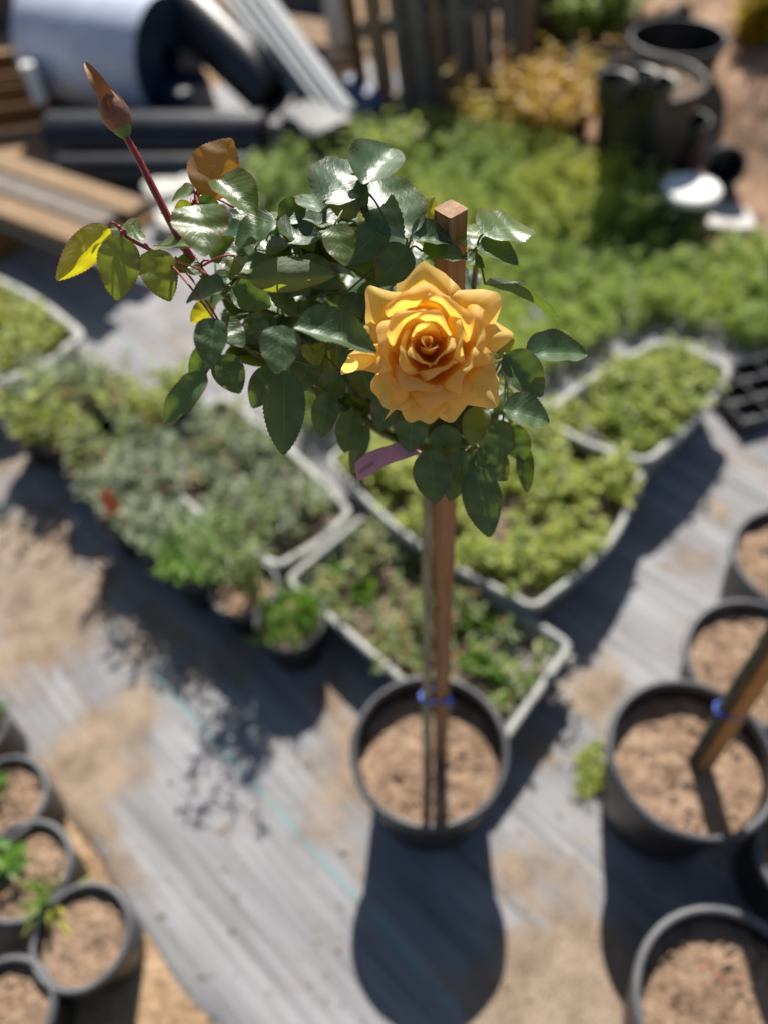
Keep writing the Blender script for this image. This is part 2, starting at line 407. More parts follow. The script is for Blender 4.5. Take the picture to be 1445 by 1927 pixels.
for j in range(nv + 1):
    v = V0 + (V1 - V0) * j / nv
    for i in range(nu + 1):
        u = U0 + (U1 - U0) * i / nu
        if i == 0: u += .006 * math.sin(v * 9) + .004 * math.sin(v * 31)
        p = ca + CPER * u + CDIR * v
        s = sum(k * math.exp(-((p.x - c.x) ** 2 + (p.y - c.y) ** 2) / (r * r)) for c, r, k in SANDW)
        h = .0022 * math.sin(u * 46 + 1.5 * noise.noise(Vector((u * 3, v * .8, 0)))) * (0.5 + noise.noise(Vector((u * 4, v * 1.2, 5)))) + .002 * noise.noise(Vector((p.x * 5, p.y * 5, 1)))
        vs.append((p.x, p.y, (-.009 if i == 0 else max(-.001, .003 + h + .003 * min(s, 1))))); sand.append(s); uvs.append((u, v))
for j in range(nv):
    for i in range(nu):
        q = (j * (nu + 1) + i, j * (nu + 1) + i + 1, (j + 1) * (nu + 1) + i + 1, (j + 1) * (nu + 1) + i)
        fs.append(q if side < 0 else q[::-1])
me.from_pydata(vs, [], fs); me.update(); me.polygons.foreach_set('use_smooth', [True] * len(fs))
at = me.attributes.new('sand', 'FLOAT', 'POINT'); at.data.foreach_set('value', np.array(sand, np.float32))
at = me.attributes.new('row', 'FLOAT_VECTOR', 'POINT'); at.data.foreach_set('vector', np.array([(a, b, 0) for a, b in uvs], np.float32).ravel())
if me.polygons[0].normal.z < 0: me.flip_normals()
def cloth_mat():
    m, n, l, b = new_mat('woven_ground_cloth')
    ra = n.new('ShaderNodeAttribute'); ra.attribute_name = 'row'; sa = n.new('ShaderNodeAttribute'); sa.attribute_name = 'sand'
    sp = n.new('ShaderNodeSeparateXYZ'); l.new(ra.outputs['Vector'], sp.inputs[0])
    mp = n.new('ShaderNodeMapping'); mp.inputs['Scale'].default_value = (60, 1.3, 1); l.new(ra.outputs['Vector'], mp.inputs['Vector'])
    st = noise_tex(n, l, 1.0, 6, 0.65, mp.outputs['Vector'])
    mp2 = n.new('ShaderNodeMapping'); mp2.inputs['Scale'].default_value = (14, 2.0, 1); l.new(ra.outputs['Vector'], mp2.inputs['Vector'])
    st2 = noise_tex(n, l, 1.0, 5, 0.6, mp2.outputs['Vector'])
    big = noise_tex(n, l, 3.0, 5, 0.6, ra.outputs['Vector'])
    f = mathn(n, l, 'ADD', mathn(n, l, 'MULTIPLY', st.outputs['Fac'], .55), mathn(n, l, 'MULTIPLY', st2.outputs['Fac'], .45))
    c = ramp(n, l, f, [(.34, (.125, .122, .126)), (.5, (.255, .253, .265)), (.66, (.40, .40, .415))]).outputs['Color']
    # fine weave
    wv = mathn(n, l, 'MULTIPLY', mathn(n, l, 'SINE', mathn(n, l, 'MULTIPLY', sp.outputs['X'], 2600.0)), mathn(n, l, 'SINE', mathn(n, l, 'MULTIPLY', sp.outputs['Y'], 2600.0)))
    # tracer threads
    for x0, wd in ((0.0, .0028), (-side * .62, .0022), (-side * 1.24, .0022)):
        g = mathn(n, l, 'LESS_THAN', mathn(n, l, 'ABSOLUTE', mathn(n, l, 'SUBTRACT', sp.outputs['X'], x0)), wd)
        c = mixc(n, l, mathn(n, l, 'MULTIPLY', g, .65), c, (.12, .42, .42))
    # wind-blown sand lying on the cloth
    mp3 = n.new('ShaderNodeMapping'); mp3.inputs['Scale'].default_value = (16, 9, 1); l.new(ra.outputs['Vector'], mp3.inputs['Vector'])
    sn = noise_tex(n, l, 1.0, 8, 0.68, mp3.outputs['Vector'])
    fine = noise_tex(n, l, 170, 4, .7, ra.outputs['Vector'])
    q = mathn(n, l, 'ADD', mathn(n, l, 'MULTIPLY', sa.outputs['Fac'], .78), mathn(n, l, 'MULTIPLY', mathn(n, l, 'SUBTRACT', sn.outputs['Fac'], .5), 2.1))
    q = mathn(n, l, 'ADD', q, mathn(n, l, 'MULTIPLY', mathn(n, l, 'SUBTRACT', st2.outputs['Fac'], .5), .7))
    q = mathn(n, l, 'ADD', q, mathn(n, l, 'MULTIPLY', mathn(n, l, 'SUBTRACT', fine.outputs['Fac'], .5), 1.1))
    k = n.new('ShaderNodeMapRange'); l.new(q, k.inputs['Value']); k.inputs['From Min'].default_value = .16; k.inputs['From Max'].default_value = .62
    sc = ramp(n, l, fine.outputs['Fac'], [(.36, (.17, .115, .075)), (.5, (.36, .265, .185)), (.66, (.50, .39, .285))]).outputs['Color']
    sc = mixc(n, l, .85, sc, ramp(n, l, noise_tex(n, l, 11, 6, .65, ra.outputs['Vector']).outputs['Fac'], [(.36, (.48, .42, .38)), (.58, (1, 1, 1))]).outputs['Color'], 'MULTIPLY')
    c = mixc(n, l, mathn(n, l, 'MULTIPLY', k.outputs['Result'], .92), c, sc)
    l.new(c, b.inputs['Base Color'])
    l.new(mathn(n, l, 'ADD', mathn(n, l, 'MULTIPLY', k.outputs['Result'], .38), .56), b.inputs['Roughness'])
    b.inputs['Specular IOR Level'].default_value = .35
    h = mathn(n, l, 'ADD', mathn(n, l, 'MULTIPLY', wv, .12), mathn(n, l, 'ADD', mathn(n, l, 'MULTIPLY', st.outputs['Fac'], .8), mathn(n, l, 'MULTIPLY', mathn(n, l, 'MULTIPLY', k.outputs['Result'], fine.outputs['Fac']), 1.3)))
    bump(n, l, b, h, .6, .004)
    return m
me.materials.append(cloth_mat())
cloth = link('ground_cloth', me); cloth['kind'] = 'structure'; cloth['label'] = 'grey woven weed cloth dusted with sand, with a teal tracer thread'

# brown earth mound at the back right
def mound_h(x, y):
    c = G(1480, 130); dx, dy = (x - c.x) / 1.1, (y - c.y) / (1.75 if y > c.y else 1.5)
    h = .40 * math.exp(-(dx * dx + dy * dy) * 1.3) - .05
    return h + noise.fractal(Vector((x * 2.6, y * 2.6, 9)), .8, 2.1, 5) * .085 * min(1, max(0, h * 4))
def MG(px, py):
    d = ray(px, py); t = .5
    while t < 12:
        p = CAM + d * t
        if p.z <= max(0, mound_h(p.x, p.y)): return p
        t += .01
    return p
mb = MB(); c0 = G(1480, 130); n_ = 110
for j in range(n_ + 1):
    for i in range(n_ + 1):
        x, y = c0.x - 2 + 4.6 * i / n_, c0.y - 2.6 + 5.6 * j / n_; mb.v.append((x, y, mound_h(x, y)))
for j in range(n_):
    for i in range(n_):
        a = j * (n_ + 1) + i; mb.f.append((a, a + 1, a + n_ + 2, a + n_ + 1))
o = mb.build('soil_mound', M['mound'], kind='structure', angle=180); o['label'] = 'heap of bare brown soil behind the black pots'

# ================================================================== POTS
def make_pot(name, label, c, d, h, fill=.86, group=None, rim='pot_rim', soil='soil', taper=.78, lip=None, seed=0, body='pot', cat='plant pot'):
    """c: centre on the ground; d: rim diameter; h: height"""
    r = d / 2; lip = lip or .007 + d * .012; c = Vector((c[0], c[1], c[2] if len(c) > 2 else 0)); z0 = c.z + .003
    t = thing(name, label, cat, (c.x, c.y, z0), group)
    rb = r * taper; wall = lambda z: rb + (r - lip * .9 - rb) * (z / h)
    th = .0022; mb = MB(); zs = [0, .012, .012 + h * .3, h * .62, h - lip * 1.9]
    loops = [ring(c, rb * .80, z0 + .006), ring(c, rb * .94, z0)] + [ring(c, wall(z) + (.0015 if 1 < k < 3 else 0), z0 + max(z, .004)) for k, z in enumerate(zs)]
    loops += [ring(c, wall(h) - th, z0 + h - lip * .5), ring(c, wall(h * .5) - th, z0 + h * .5)]
    mb.loft(loops, capb=True).build('wall', M[body], t, angle=50)
    mb = MB(); ra = wall(h - lip * 1.9) + .0005; zt = z0 + h
    prof = [(ra - .001, zt - lip * 2.0), (r - .001, zt - lip * 1.95), (r, zt - lip * 1.7), (r + .0004, zt - lip * .5), (r - lip * .25, zt - lip * .08), (r - lip * .6, zt),
            (r - lip * .95, zt - lip * .10), (r - lip * 1.15, zt - lip * .5), (r - lip * 1.2, zt - lip * 1.6), (ra - .001, zt - lip * 2.0)]
    mb.loft([ring(c, a, z) for a, z in prof]).build('rim', M[rim], t, angle=80)
    zf = z0 + h * fill; rf = wall(h * fill) - th - .0008
    MB().loft(fill_surface(ring(c, rf, 0, 56), zf, .007, 18, 26, seed + c.x * 3.1, .004)).build('soil', M[soil], t, angle=180)
    t['zf'] = zf
    return t
def ground_under(px, py, h): q = G(px, py, h); return Vector((q.x, q.y, 0))
BIG_D, BIG_H = .28, .26
main_c = ground_under(808, 1408, BIG_H)
gp = 'large black pots around the rose'
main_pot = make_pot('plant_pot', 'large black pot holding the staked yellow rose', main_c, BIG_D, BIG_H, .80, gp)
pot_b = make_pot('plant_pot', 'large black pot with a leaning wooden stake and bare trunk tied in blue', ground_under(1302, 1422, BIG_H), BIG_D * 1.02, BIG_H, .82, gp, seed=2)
pot_c = make_pot('plant_pot', 'large black pot of bare soil touching the back of the pot with the cut trunk', ground_under(1428, 1244, .20), BIG_D, .20, .86, gp, 'sheen_rim', seed=4)
pot_d = make_pot('plant_pot', 'large black pot of soil farthest along the right row, beside the cloth', ground_under(1506, 1052, .20), BIG_D, .20, .86, gp, 'sheen_rim', seed=6)
pot_e = make_pot('plant_pot', 'large black pot of soil with tiny red fallen petals inside its rim', ground_under(1378, 1905, BIG_H * .92), BIG_D, BIG_H * .92, .84, gp, 'sheen_rim', seed=8)
pot_f = make_pot('plant_pot', 'large pot with sunlit sheen painted on its dusty rim at the edge of the right row', ground_under(1562, 1610, .20), .24, .20, .86, gp, 'sheen_rim', seed=10)
sp = 'small black pots on the sand'
SM_D, SM_H = .168, .15
lp = [((152, 1762), 'small black pot of crumbly soil with a yellowing grass blade over its rim', .17, 3),
      ((42, 1638), 'small black pot with a bright green grass tuft at its edge', .175, 5),
      ((4, 1505), 'small black pot of soil with a short green sprout, behind the grassy pot', .17, 7),
      ((2, 1912), 'small black pot of shaded soil in front of the pot with the yellowing blade', .17, 9),
      ((-62, 1372), 'small black pot with a green tuft, last of the short row on the sand', .16, 11)]
left_pots = [make_pot('plant_pot', lab, ground_under(x, y, SM_H), d, SM_H, .86, sp, 'sheen_rim', seed=s) for (x, y), lab, d, s in lp]

# cracked soil clods lying in the small pots
def clods(c, zf, r, n, size):
    mb = MB()
    for k in range(n):
        a, q = rnd(0, 6.28), r * math.sqrt(rnd(0, 1)); p = Vector((c.x + q * math.cos(a), c.y + q * math.sin(a), zf)); s = size * rnd(.4, 1.3)
        vs = [p + Vector((math.cos(g) * s * rnd(.7, 1.2), math.sin(g) * s * rnd(.7, 1.2), rnd(-.2, .4) * s)) for g in (0, 1.05, 2.1, 3.14, 4.2, 5.24)] + [p + Vector((0, 0, s * rnd(.7, 1.1)))]
        mb.add(vs, [(i, (i + 1) % 6, 6) for i in range(6)])
    return mb
for t, n in [(main_pot, 160), (pot_b, 160), (pot_c, 120), (pot_d, 60), (pot_e, 120)] + [(t, 90) for t in left_pots]:
    big = t in (main_pot, pot_b, pot_c, pot_d, pot_e)
    clods(t.location, t['zf'] + .002, .105 if big else .062, n, .0055).build('soil_crumb', M['soil'], t, kind='stuff', smooth=False)
for t in [o for o in COL.objects if 'zf' in o.keys()]: pass

# ================================================================== plants' foliage materials
M['weed'] = foliage_mat('weed_leaf', [(0, (.15, .24, .07)), (.35, (.30, .43, .13)), (.7, (.46, .54, .12)), (1, (.68, .62, .06))], (.72, .80, .16), .55)
M['cover'] = foliage_mat('ground_cover_leaf', [(0, (.12, .18, .03)), (.4, (.28, .37, .05)), (.75, (.44, .48, .08)), (1, (.58, .57, .13))], (.72, .74, .08), .45)
M['silver'] = foliage_mat('silver_leaf', [(0, (.08, .12, .05)), (.4, (.21, .27, .14)), (.8, (.38, .43, .29)), (1, (.52, .55, .42))], (.36, .46, .18), .3, .6)
M['grassy'] = foliage_mat('grass_blade', [(0, (.05, .14, .02)), (.6, (.12, .27, .03)), (1, (.24, .38, .05))], (.30, .50, .04), .4)
M['ochre'] = foliage_mat('yellowing_leaf', [(0, (.30, .15, .02)), (.4, (.60, .34, .015)), (.75, (.66, .46, .015)), (1, (.42, .46, .04))], (.85, .58, .02), .45)
M['redgreen'] = foliage_mat('mixed_tray_leaf', [(0, (.08, .13, .035)), (.5, (.20, .27, .08)), (.85, (.34, .37, .13)), (1, (.42, .15, .07))], (.46, .52, .1), .4)

# ================================================================== TRAYS
def rounded(pts, rad, bulge=0.0, k=7, m=8):
    """rounded closed outline through four corners, sides bowed out a little"""
    out = []; n = len(pts); c = sum(pts, Vector()) / n
    for i in range(n):
        a, b, d = pts[i - 1], pts[i], pts[(i + 1) % n]
        u = (a - b).normalized(); v = (d - b).normalized()
        p0, p1 = b + u * rad, b + v * rad
        for j in range(k):
            t = j / (k - 1); out.append(p0 * (1 - t) ** 2 + b * 2 * t * (1 - t) + p1 * t * t)
        q0, q1 = p1, d + (b - d).normalized() * rad
        nrm = (q1 - q0).cross(Vector((0, 0, 1))).normalized()
        if nrm.dot((q0 + q1) / 2 - c) < 0: nrm = -nrm
        for j in range(1, m):
            t = j / m; out.append(q0.lerp(q1, t) + nrm * bulge * math.sin(math.pi * t))
    return out
def make_tray(label, px, h, rad=.05, bulge=.02, fillz=.7, rimw=.016, soil='dark_soil', group='grey planter trays', seed=0, mat='tray', rmat='tray_rim'):
    pts = [G(x, y, h) for x, y in px]; pts = [Vector((p.x, p.y, 0)) for p in pts]
    c = sum(pts, Vector()) / len(pts)
    O = rounded(pts, rad, bulge)
    if (O[1] - O[0]).cross(c - O[0]).z < 0: O = O[::-1]
    def off(dist, z, sh=1.0):
        L = []; n = len(O)
        for i, p in enumerate(O):
            t = (O[(i + 1) % n] - O[i - 1]).normalized(); nn = Vector((t.y, -t.x, 0))
            q = p + nn * dist; L.append(Vector((c.x + (q.x - c.x) * sh, c.y + (q.y - c.y) * sh, z)))
        return L
    t = thing('planter_tray', label, 'planter tray', (c.x, c.y, .003), group)
    MB().loft([off(-.06, .004), off(-.035, .004), off(-rimw * 1.25, h * .45), off(-rimw * .95, h - .022), off(-rimw * 1.2, h - .01), off(-.045, h * .3)], capb=True).build('wall', M[mat], t, angle=60)
    MB().loft([off(-rimw * .9, h - .02), off(-.001, h - .018), off(0, h - .006), off(-.004, h), off(-rimw * .8, h + .0005), off(-rimw, h - .006), off(-rimw - .001, h - .03), off(-rimw * .9, h - .02)]).build('rim', M[rmat], t, angle=70)
    MB().loft(fill_surface(off(-rimw * 1.3 - .012 * (1 - fillz), 0), h * fillz, .010, 16, 18, seed, .006)).build('soil', M[soil], t, angle=180)
    return t, O, c, h * fillz
trayA = make_tray('open grey tray of sparse mixed seedlings and gravel right behind the rose pot', [(1085, 1211), (926, 1436), (530, 1090), (690, 958)], .115, .035, .0, .62, .018, seed=1)
trayB = make_tray('bowed grey tray brimming with yellow-green ground cover, behind the gravelly tray', [(1228, 880), (1010, 1160), (600, 862), (880, 705)], .15, .06, .035, .80, .017, seed=2)
trayC = make_tray('grey tray of low green ground cover with bare back corner, below the weeds', [(1392, 690), (1222, 880), (1000, 785), (1236, 632)], .17, .06, .012, .78, .02, seed=3)
trayD = make_tray('grey tray of pale moss-green ground cover near the stacked planks', [(175, 628), (-10, 735), (-330, 600), (-60, 490)], .16, .08, .02, .85, .03, seed=5)
trayE = make_tray('grey tray crowded with silvery green plants left of the rose stem', [(676, 962), (520, 1078), (250, 868), (420, 735)], .11, .05, .01, .72, .022, seed=6)

def in_outline(O, c, s=.9):
    x0, x1 = min(p.x for p in O), max(p.x for p in O); y0, y1 = min(p.y for p in O), max(p.y for p in O)
    poly = [(c.x + (p.x - c.x) * s, c.y + (p.y - c.y) * s) for p in O]
    while True:
        x, y = rnd(x0, x1), rnd(y0, y1)
        if inpoly(x, y, poly): return x, y
def cover(tr, n, hgt, L, W, mat, nm, label, dens=lambda x, y: 1.0, s=.92, leaves=9, tint=(0, 1), updir=.5, lean=.35):
    t, O, c, zf = tr; F = Fol(); k = 0
    while k < n:
        x, y = in_outline(O, c, s)
        q = noise.noise(Vector((x * 9, y * 9, 2.2))) * .5 + .5
        if random.random() > dens(x, y) * max(.06, q * 1.9 - .35): continue
        k += 1
        tt = noise.noise(Vector((x * 5, y * 5, 7))) * .35
        a, b = max(0, tint[0] + tt), min(1, tint[1] + tt)
        stem_plant(F, (x, y, zf - .004), hgt * (.25 + 1.4 * q) * rnd(.6, 1.3), leaves, L, W, lean, updir, (a, max(a + .05, b)), .0013)
    o = F.build(nm, M[mat], kind='stuff'); tag(o, label, 'ground cover', kind='stuff'); return o
pA = trayA[2]
gA1, gA2 = G(1010, 1250, .1), G(760, 1150, .1)
cover(trayA, 95, .06, .034, .013, 'redgreen', 'seedling_patch', 'mixed small seedlings growing in the gravelly tray',
      lambda x, y: min(1, max(0.02, .9 * math.exp(-((x - gA2.x) ** 2 + (y - gA2.y) ** 2) / .045))), .9, 10)
F = Fol()
for px, py, n in ((905, 1180, 26), (880, 1250, 24), (925, 1270, 18), (850, 1150, 22), (960, 1330, 14), (690, 1120, 26), (640, 1090, 22), (900, 1120, 16)):
    b = G(px, py, .08)
    for k in range(n // 6): grass_tuft(F, b + Vector((rnd(-.03, .03), rnd(-.03, .03), -.01)), 9, .085, .012, .75, (.35, 1), .01)
o = F.build('bright_grass', M['grassy'], kind='stuff', droop=.45); tag(o, 'bright green grassy tufts sprouting in the gravelly tray', 'grass', kind='stuff')
# pale gravel lying on tray A
mb = clods(Vector((gA1.x, gA1.y, 0)), .074, .09, 160, .007); 
M['gravel'] = simple('pale_gravel', (.22, .20, .18), (.55, .52, .48), 30, .8, .4, .002)
o = mb.build('gravel', M['gravel'], trayA[0], kind='stuff', smooth=False)
cover(trayB, 560, .058, .030, .013, 'cover', 'ground_cover', 'dense yellow-green ground cover filling the bowed tray', leaves=12, s=.91)
cover(trayC, 330, .055, .030, .014, 'cover', 'ground_cover', 'low green ground cover growing in the tray below the weeds',
      lambda x, y: .15 if (Vector((x, y, 0)) - Vector((*G(1045, 770, .1)[:2], 0))).length < .10 else 1, .85, 10, (0, .8))
cover(trayD, 360, .045, .03, .014, 'cover', 'ground_cover', 'pale moss-green ground cover in the tray near the planks', leaves=10, tint=(.2, 1), s=.86)
cover(trayE, 105, .10, .034, .008, 'silver', 'silver_ground_cover', 'silvery green foliage crowding the tray left of the rose stem', leaves=14, updir=.8, tint=(.1, 1), s=.78)
cover(trayE, 60, .075, .032, .012, 'redgreen', 'mixed_ground_cover', 'olive and yellow-green leaves mixed among the silvery plants of the tray', leaves=10, s=.8)

# ================================================================== small potted plants in the diagonal row
rowg = 'small potted plants along the trays'
row = [  # rim centre px, diameter, kind, pot label, plant label
    ((460, 1105), .158, 'tallsilver', 'small black pot showing bare soil under a tall grey-green shrub', 'tall grey-green shrub rising from the small pot of bare soil'),
    ((546, 1166), .158, 'grass', 'small black pot overflowing with grass beside the gravelly tray', 'fresh green grass spilling from the pot beside the gravelly tray'),
    ((374, 1052), .155, 'mound', 'small black pot under a bright green leafy mound', 'bright green leafy mound in a small black pot'),
    ((312, 1004), .155, 'silver', 'small black pot of silver foliage next to the bright green mound', 'silver leaved plant next to the bright green mound'),
    ((238, 958), .15, 'silver', 'small black pot of silver foliage by the orange marker', 'silver leaved plant with an orange marker at its side'),
    ((178, 870), .16, 'green', 'small black pot of olive foliage casting a round shadow on the sand', 'olive green bushy plant at the bend of the pot row'),
    ((120, 812), .15, 'green', 'small black pot of pale leaves behind the olive plant', 'pale green plant behind the olive plant at the bend'),
    ((60, 790), .15, 'green', 'small black pot of yellowish leaves at the sand by the moss tray', 'yellow-green low plant at the sand by the moss tray'),
    ((270, 790), .16, 'green', 'small black pot of tall green leaves in the second row', 'tall green leafy plant in the second row of pots'),
    ((190, 740), .16, 'green', 'small black pot of bushy green leaves below the moss tray', 'bushy bright plant below the moss tray'),
    ((100, 735), .15, 'silver', 'small black pot of grey leaves tight against the moss tray', 'grey leaved plant tight against the moss tray'),
    ((330, 745), .15, 'green', 'small black pot of low weeds nearest the lit patch of cloth', 'low weedy plant nearest the lit patch of cloth'),
    ((290, 900), .15, 'silver', 'small black pot of silver foliage in a gap behind the orange marker', 'silver leaved plant in the gap behind the orange marker')]
for (px, py), d, kind, plab, flab in row:
    h = .135; c = ground_under(px, py, h)
    t = make_pot('plant_pot', plab, c, d, h, .80 if kind == 'tallsilver' else .88, rowg, 'sheen_rim' if kind == 'tallsilver' else 'pot_rim', seed=px)
    zf = t['zf']; F = Fol(); r = d * .36
    if kind == 'grass':
        for k in range(26): grass_tuft(F, c + Vector((rnd(-r, r), rnd(-r, r), zf - .003)), 7, .085, .006, .9, (0, 1), .006)
        for k in range(12): grass_tuft(F, c + Vector((rnd(0, r), rnd(0, r), zf - .003)), 4, .15, .004, 1.1, (.6, 1), .006)
        mat = 'grassy'
    elif kind == 'mound':
        for k in range(70): stem_plant(F, c + Vector((rnd(-r, r), rnd(-r, r), zf - .003)), rnd(.05, .10), 12, .03, .009, .5, .4, (.3, 1))
        mat = 'grassy'
    elif kind == 'tallsilver':
        for k in range(16): stem_plant(F, c + Vector((rnd(-.012, .012) + .02, rnd(-.012, .012), zf - .003)), rnd(.18, .32), 30, .036, .008, .3, .7, (.0, .7), .002, .45)
        mat = 'redgreen'
    elif kind == 'silver':
        for k in range(26): stem_plant(F, c + Vector((rnd(-r, r), rnd(-r, r), zf - .003)), rnd(.07, .15), 16, .034, .008, .35, .7, (.1, 1))
        mat = 'silver'
    else:
        for k in range(17): stem_plant(F, c + Vector((rnd(-r, r), rnd(-r, r), zf - .003)), rnd(.06, .16), 10, .036, .014, .45, .4, (.0, .9))
        mat = 'redgreen' if px % 3 else 'cover'
    base = thing('potted_plant', flab, 'plant', (c.x, c.y, zf), rowg)
    F.build('foliage', M[mat], base, droop=.3)
# orange plant marker
M['orange'] = simple('orange_plastic', (.75, .11, .02), (.85, .17, .04), 40, .45, .1, .001)
om = thing('plant_marker', 'small orange plastic marker stuck beside the silver plant', 'marker', G(205, 950, .12))
q = G(207, 946, .265); MB().box(0, 0, 0, .030, .002, .055, Matrix.Translation(q) @ Matrix.Rotation(.5, 4, 'Z') @ Matrix.Rotation(-.5, 4, 'X'), .0005).build('plate', M['orange'], om)
MB().box(0, 0, 0, .008, .0018, .16, Matrix.Translation(q + Vector((.004, .014, -.095))) @ Matrix.Rotation(.5, 4, 'Z') @ Matrix.Rotation(-.15, 4, 'X'), .0004).build('stem', M['orange'], om)

# plants in the pots on the sand
def sprout(label, c, n, L, W, spread, mat='grassy', tint=(0, 1), z=.13, droop=.35, stems=0):
    F = Fol()
    for k in range(n): grass_tuft(F, Vector((c.x + rnd(-.012, .012), c.y + rnd(-.012, .012), z - .004)), 6, L, W, spread, tint, .004)
    for k in range(stems): stem_plant(F, Vector((c.x + rnd(-.02, .02), c.y + rnd(-.02, .02), z - .004)), L * .8, 6, L * .5, W * 2, .3, .6, tint)
    t = thing('sprout', label, 'plant', (c.x, c.y, z), 'sprouts in the small pots')
    F.build('foliage', M[mat], t, droop=droop); return t
sprout('tuft of bright green grass leaning over two small pots', G(92, 1690, .13), 5, .13, .006, .75, tint=(.3, 1))
sprout('green leafy sprig in the grassy pot on the sand', G(18, 1630, .13), 2, .07, .010, .8, tint=(.2, .9), stems=4)
sprout('short green sprout in the pot behind the grassy pot', G(-4, 1480, .13), 2, .06, .008, .8, stems=2)
sprout('green tuft in the last pot of the short row', G(-22, 1370, .13), 4, .10, .008, .8, stems=3)
sprout('yellowing grass blade bent over the rim of a small pot', G(100, 1720, .13), 1, .11, .009, 1.5, 'cover', (.7, 1), droop=.5)
F = Fol()
for k in range(60): 
    q = G(1110 + rnd(-20, 20), 1440 + rnd(-40, 50), .004); stem_plant(F, q, rnd(.01, .03), 5, .014, .007, .8, .3, (0, .8), .0008)
o = F.build('creeping_weed', M['cover'], kind='stuff'); tag(o, 'sparse creeping weed on the cloth between the large pots', 'weed', kind='stuff')

# ================================================================== WEEDS
WP = [(470, 390), (560, 330), (690, 290), (860, 250), (1010, 290), (1060, 350), (1180, 400), (1240, 470), (1500, 490), (1520, 690), (1400, 650), (1250, 606), (1130, 650), (1000, 735), (940, 690), (860, 690), (590, 830), (520, 640), (470, 520)]
WPW = [tuple(G(x, y)[:2]) for x, y in WP]
xs = [p[0] for p in WPW]; ys = [p[1] for p in WPW]
F = Fol(); k = 0
oc = trayB[1]; occ = [(p.x, p.y) for p in oc]; ocC = [(p.x, p.y) for p in trayC[1]]
while k < 1900:
    x, y = rnd(min(xs), max(xs)), rnd(min(ys), max(ys))
    if not inpoly(x, y, WPW) or inpoly(x, y, occ) or inpoly(x, y, ocC): continue
    q = noise.noise(Vector((x * 2.2, y * 2.2, 4))) * .5 + .5
    if random.random() > .25 + q: continue
    k += 1
    yl = noise.noise(Vector((x * 1.9, y * 1.9, 12))) * .7 + .12
    a = min(.75, max(0, .1 + yl)); hh = (.08 + .17 * q) * rnd(.6, 1.2) * (1.0 if y > 2.3 else .65)
    stem_plant(F, (x, y, max(-.006, mound_h(x, y) - .01)), hh, 24, .042, .011, .3, .85, (a, min(1, a + .5)), .0016)
o = F.build('weeds', M['weed'], kind='stuff'); tag(o, 'knee-high bright green weeds covering the ground behind the trays', 'weeds', kind='stuff')

# crumbs, chips and dry leaf bits lying on the cloth
M['chip'] = simple('dry_chip', (.16, .11, .07), (.46, .36, .26), 90, .9, .3, .001)
mb = MB()
for k in range(420):
    q = G(rnd(0, 1440), rnd(1150, 1920), .006)
    if k % 3 == 0: q = G(*[a + rnd(-70, 70) for a in random.choice(SAND)[:2]], .006)
    u_, v_ = cloth_uv(q)
    if (u_ - EDGE) * side > 0: continue
    s = rnd(.0015, .0045) * (1.8 if random.random() < .06 else 1); a = rnd(0, 6.28); el = rnd(1, 2.4)
    pts = [q + Vector((math.cos(a) * x * s * el - math.sin(a) * y * s, math.sin(a) * x * s * el + math.cos(a) * y * s, z * s)) for x, y, z in ((-1, 0, 0), (0, -.8, .1), (1, .1, 0), (.1, .8, .1), (0, 0, .7))]
    mb.add(pts, [(0, 1, 4), (1, 2, 4), (2, 3, 4), (3, 0, 4)])
o = mb.build('debris', M['chip'], kind='stuff', smooth=False); tag(o, 'small crumbs and dry chips scattered over the grey cloth', 'debris', kind='stuff')
# ================================================================== BACKGROUND
def bush(label, c, rx, ry, h, n, L, W, mat, tint=(0, 1), cat='bush', name='bush', nl=14):
    t = thing(name, label, cat, (c.x, c.y, c.z)); F = Fol(); S = MB()
    for k in range(n):
        a, q = rnd(0, 6.28), math.sqrt(rnd(0, 1)); b = Vector((c.x + rx * q * .5 * math.cos(a), c.y + ry * q * .5 * math.sin(a), c.z - .01))
        stem_plant(F, b, h * rnd(.55, 1.1), nl, L, W, rnd(.1, .9) * rx / h, .6, tint, .003)
    F.build('foliage', M[mat], t)
    for k in range(9):
        a = rnd(0, 6.28); S.tube([c + Vector((rnd(-.03, .03), rnd(-.03, .03), -.02)), c + Vector((math.cos(a) * rx * .5, math.sin(a) * ry * .5, h * .75))], [.006, .002], 5)
    S.build('stem', M['bark'], t); return t
bush('yellow-orange bush in front of the upright pallets', G(1000, 275), .34, .20, .32, 190, .05, .018, 'ochre')
bush('tall green shrub behind the overturned black pot', MG(1115, 58), .30, .2, .26, 150, .055, .018, 'weed', (0, .5))
bush('bright yellow-green plant growing on top of the soil heap', MG(1420, 72), .12, .12, .22, 70, .06, .02, 'ochre', (.7, 1))
bush('loose green weed clump climbing by the blue sheet', G(730, 330), .16, .12, .22, 60, .05, .018, 'weed', (.3, .9))

bg = 'black pots standing at the soil heap'
make_pot('plant_pot', 'tall black tub filled with smaller dark pots, among the weeds', G(1185, 345), .37, .38, .93, bg, 'pot', 'tar' if 'tar' in M else 'dark_soil', .74, seed=21)
make_pot('plant_pot', 'wide empty black tub standing behind the tall tub', G(1234, 250), .36, .36, .45, bg, 'pot', 'dark_soil', .76, seed=22)
make_pot('plant_pot', 'slim black pot on the soil side of the tall tub', G(1262, 345), .17, .24, .75, bg, 'pot', 'dark_soil', .72, seed=23)
make_pot('plant_pot', 'little black pot between the tall tub and the yellow bush', G(1072, 290), .13, .16, .8, bg, 'pot', 'dark_soil', .75, seed=24)
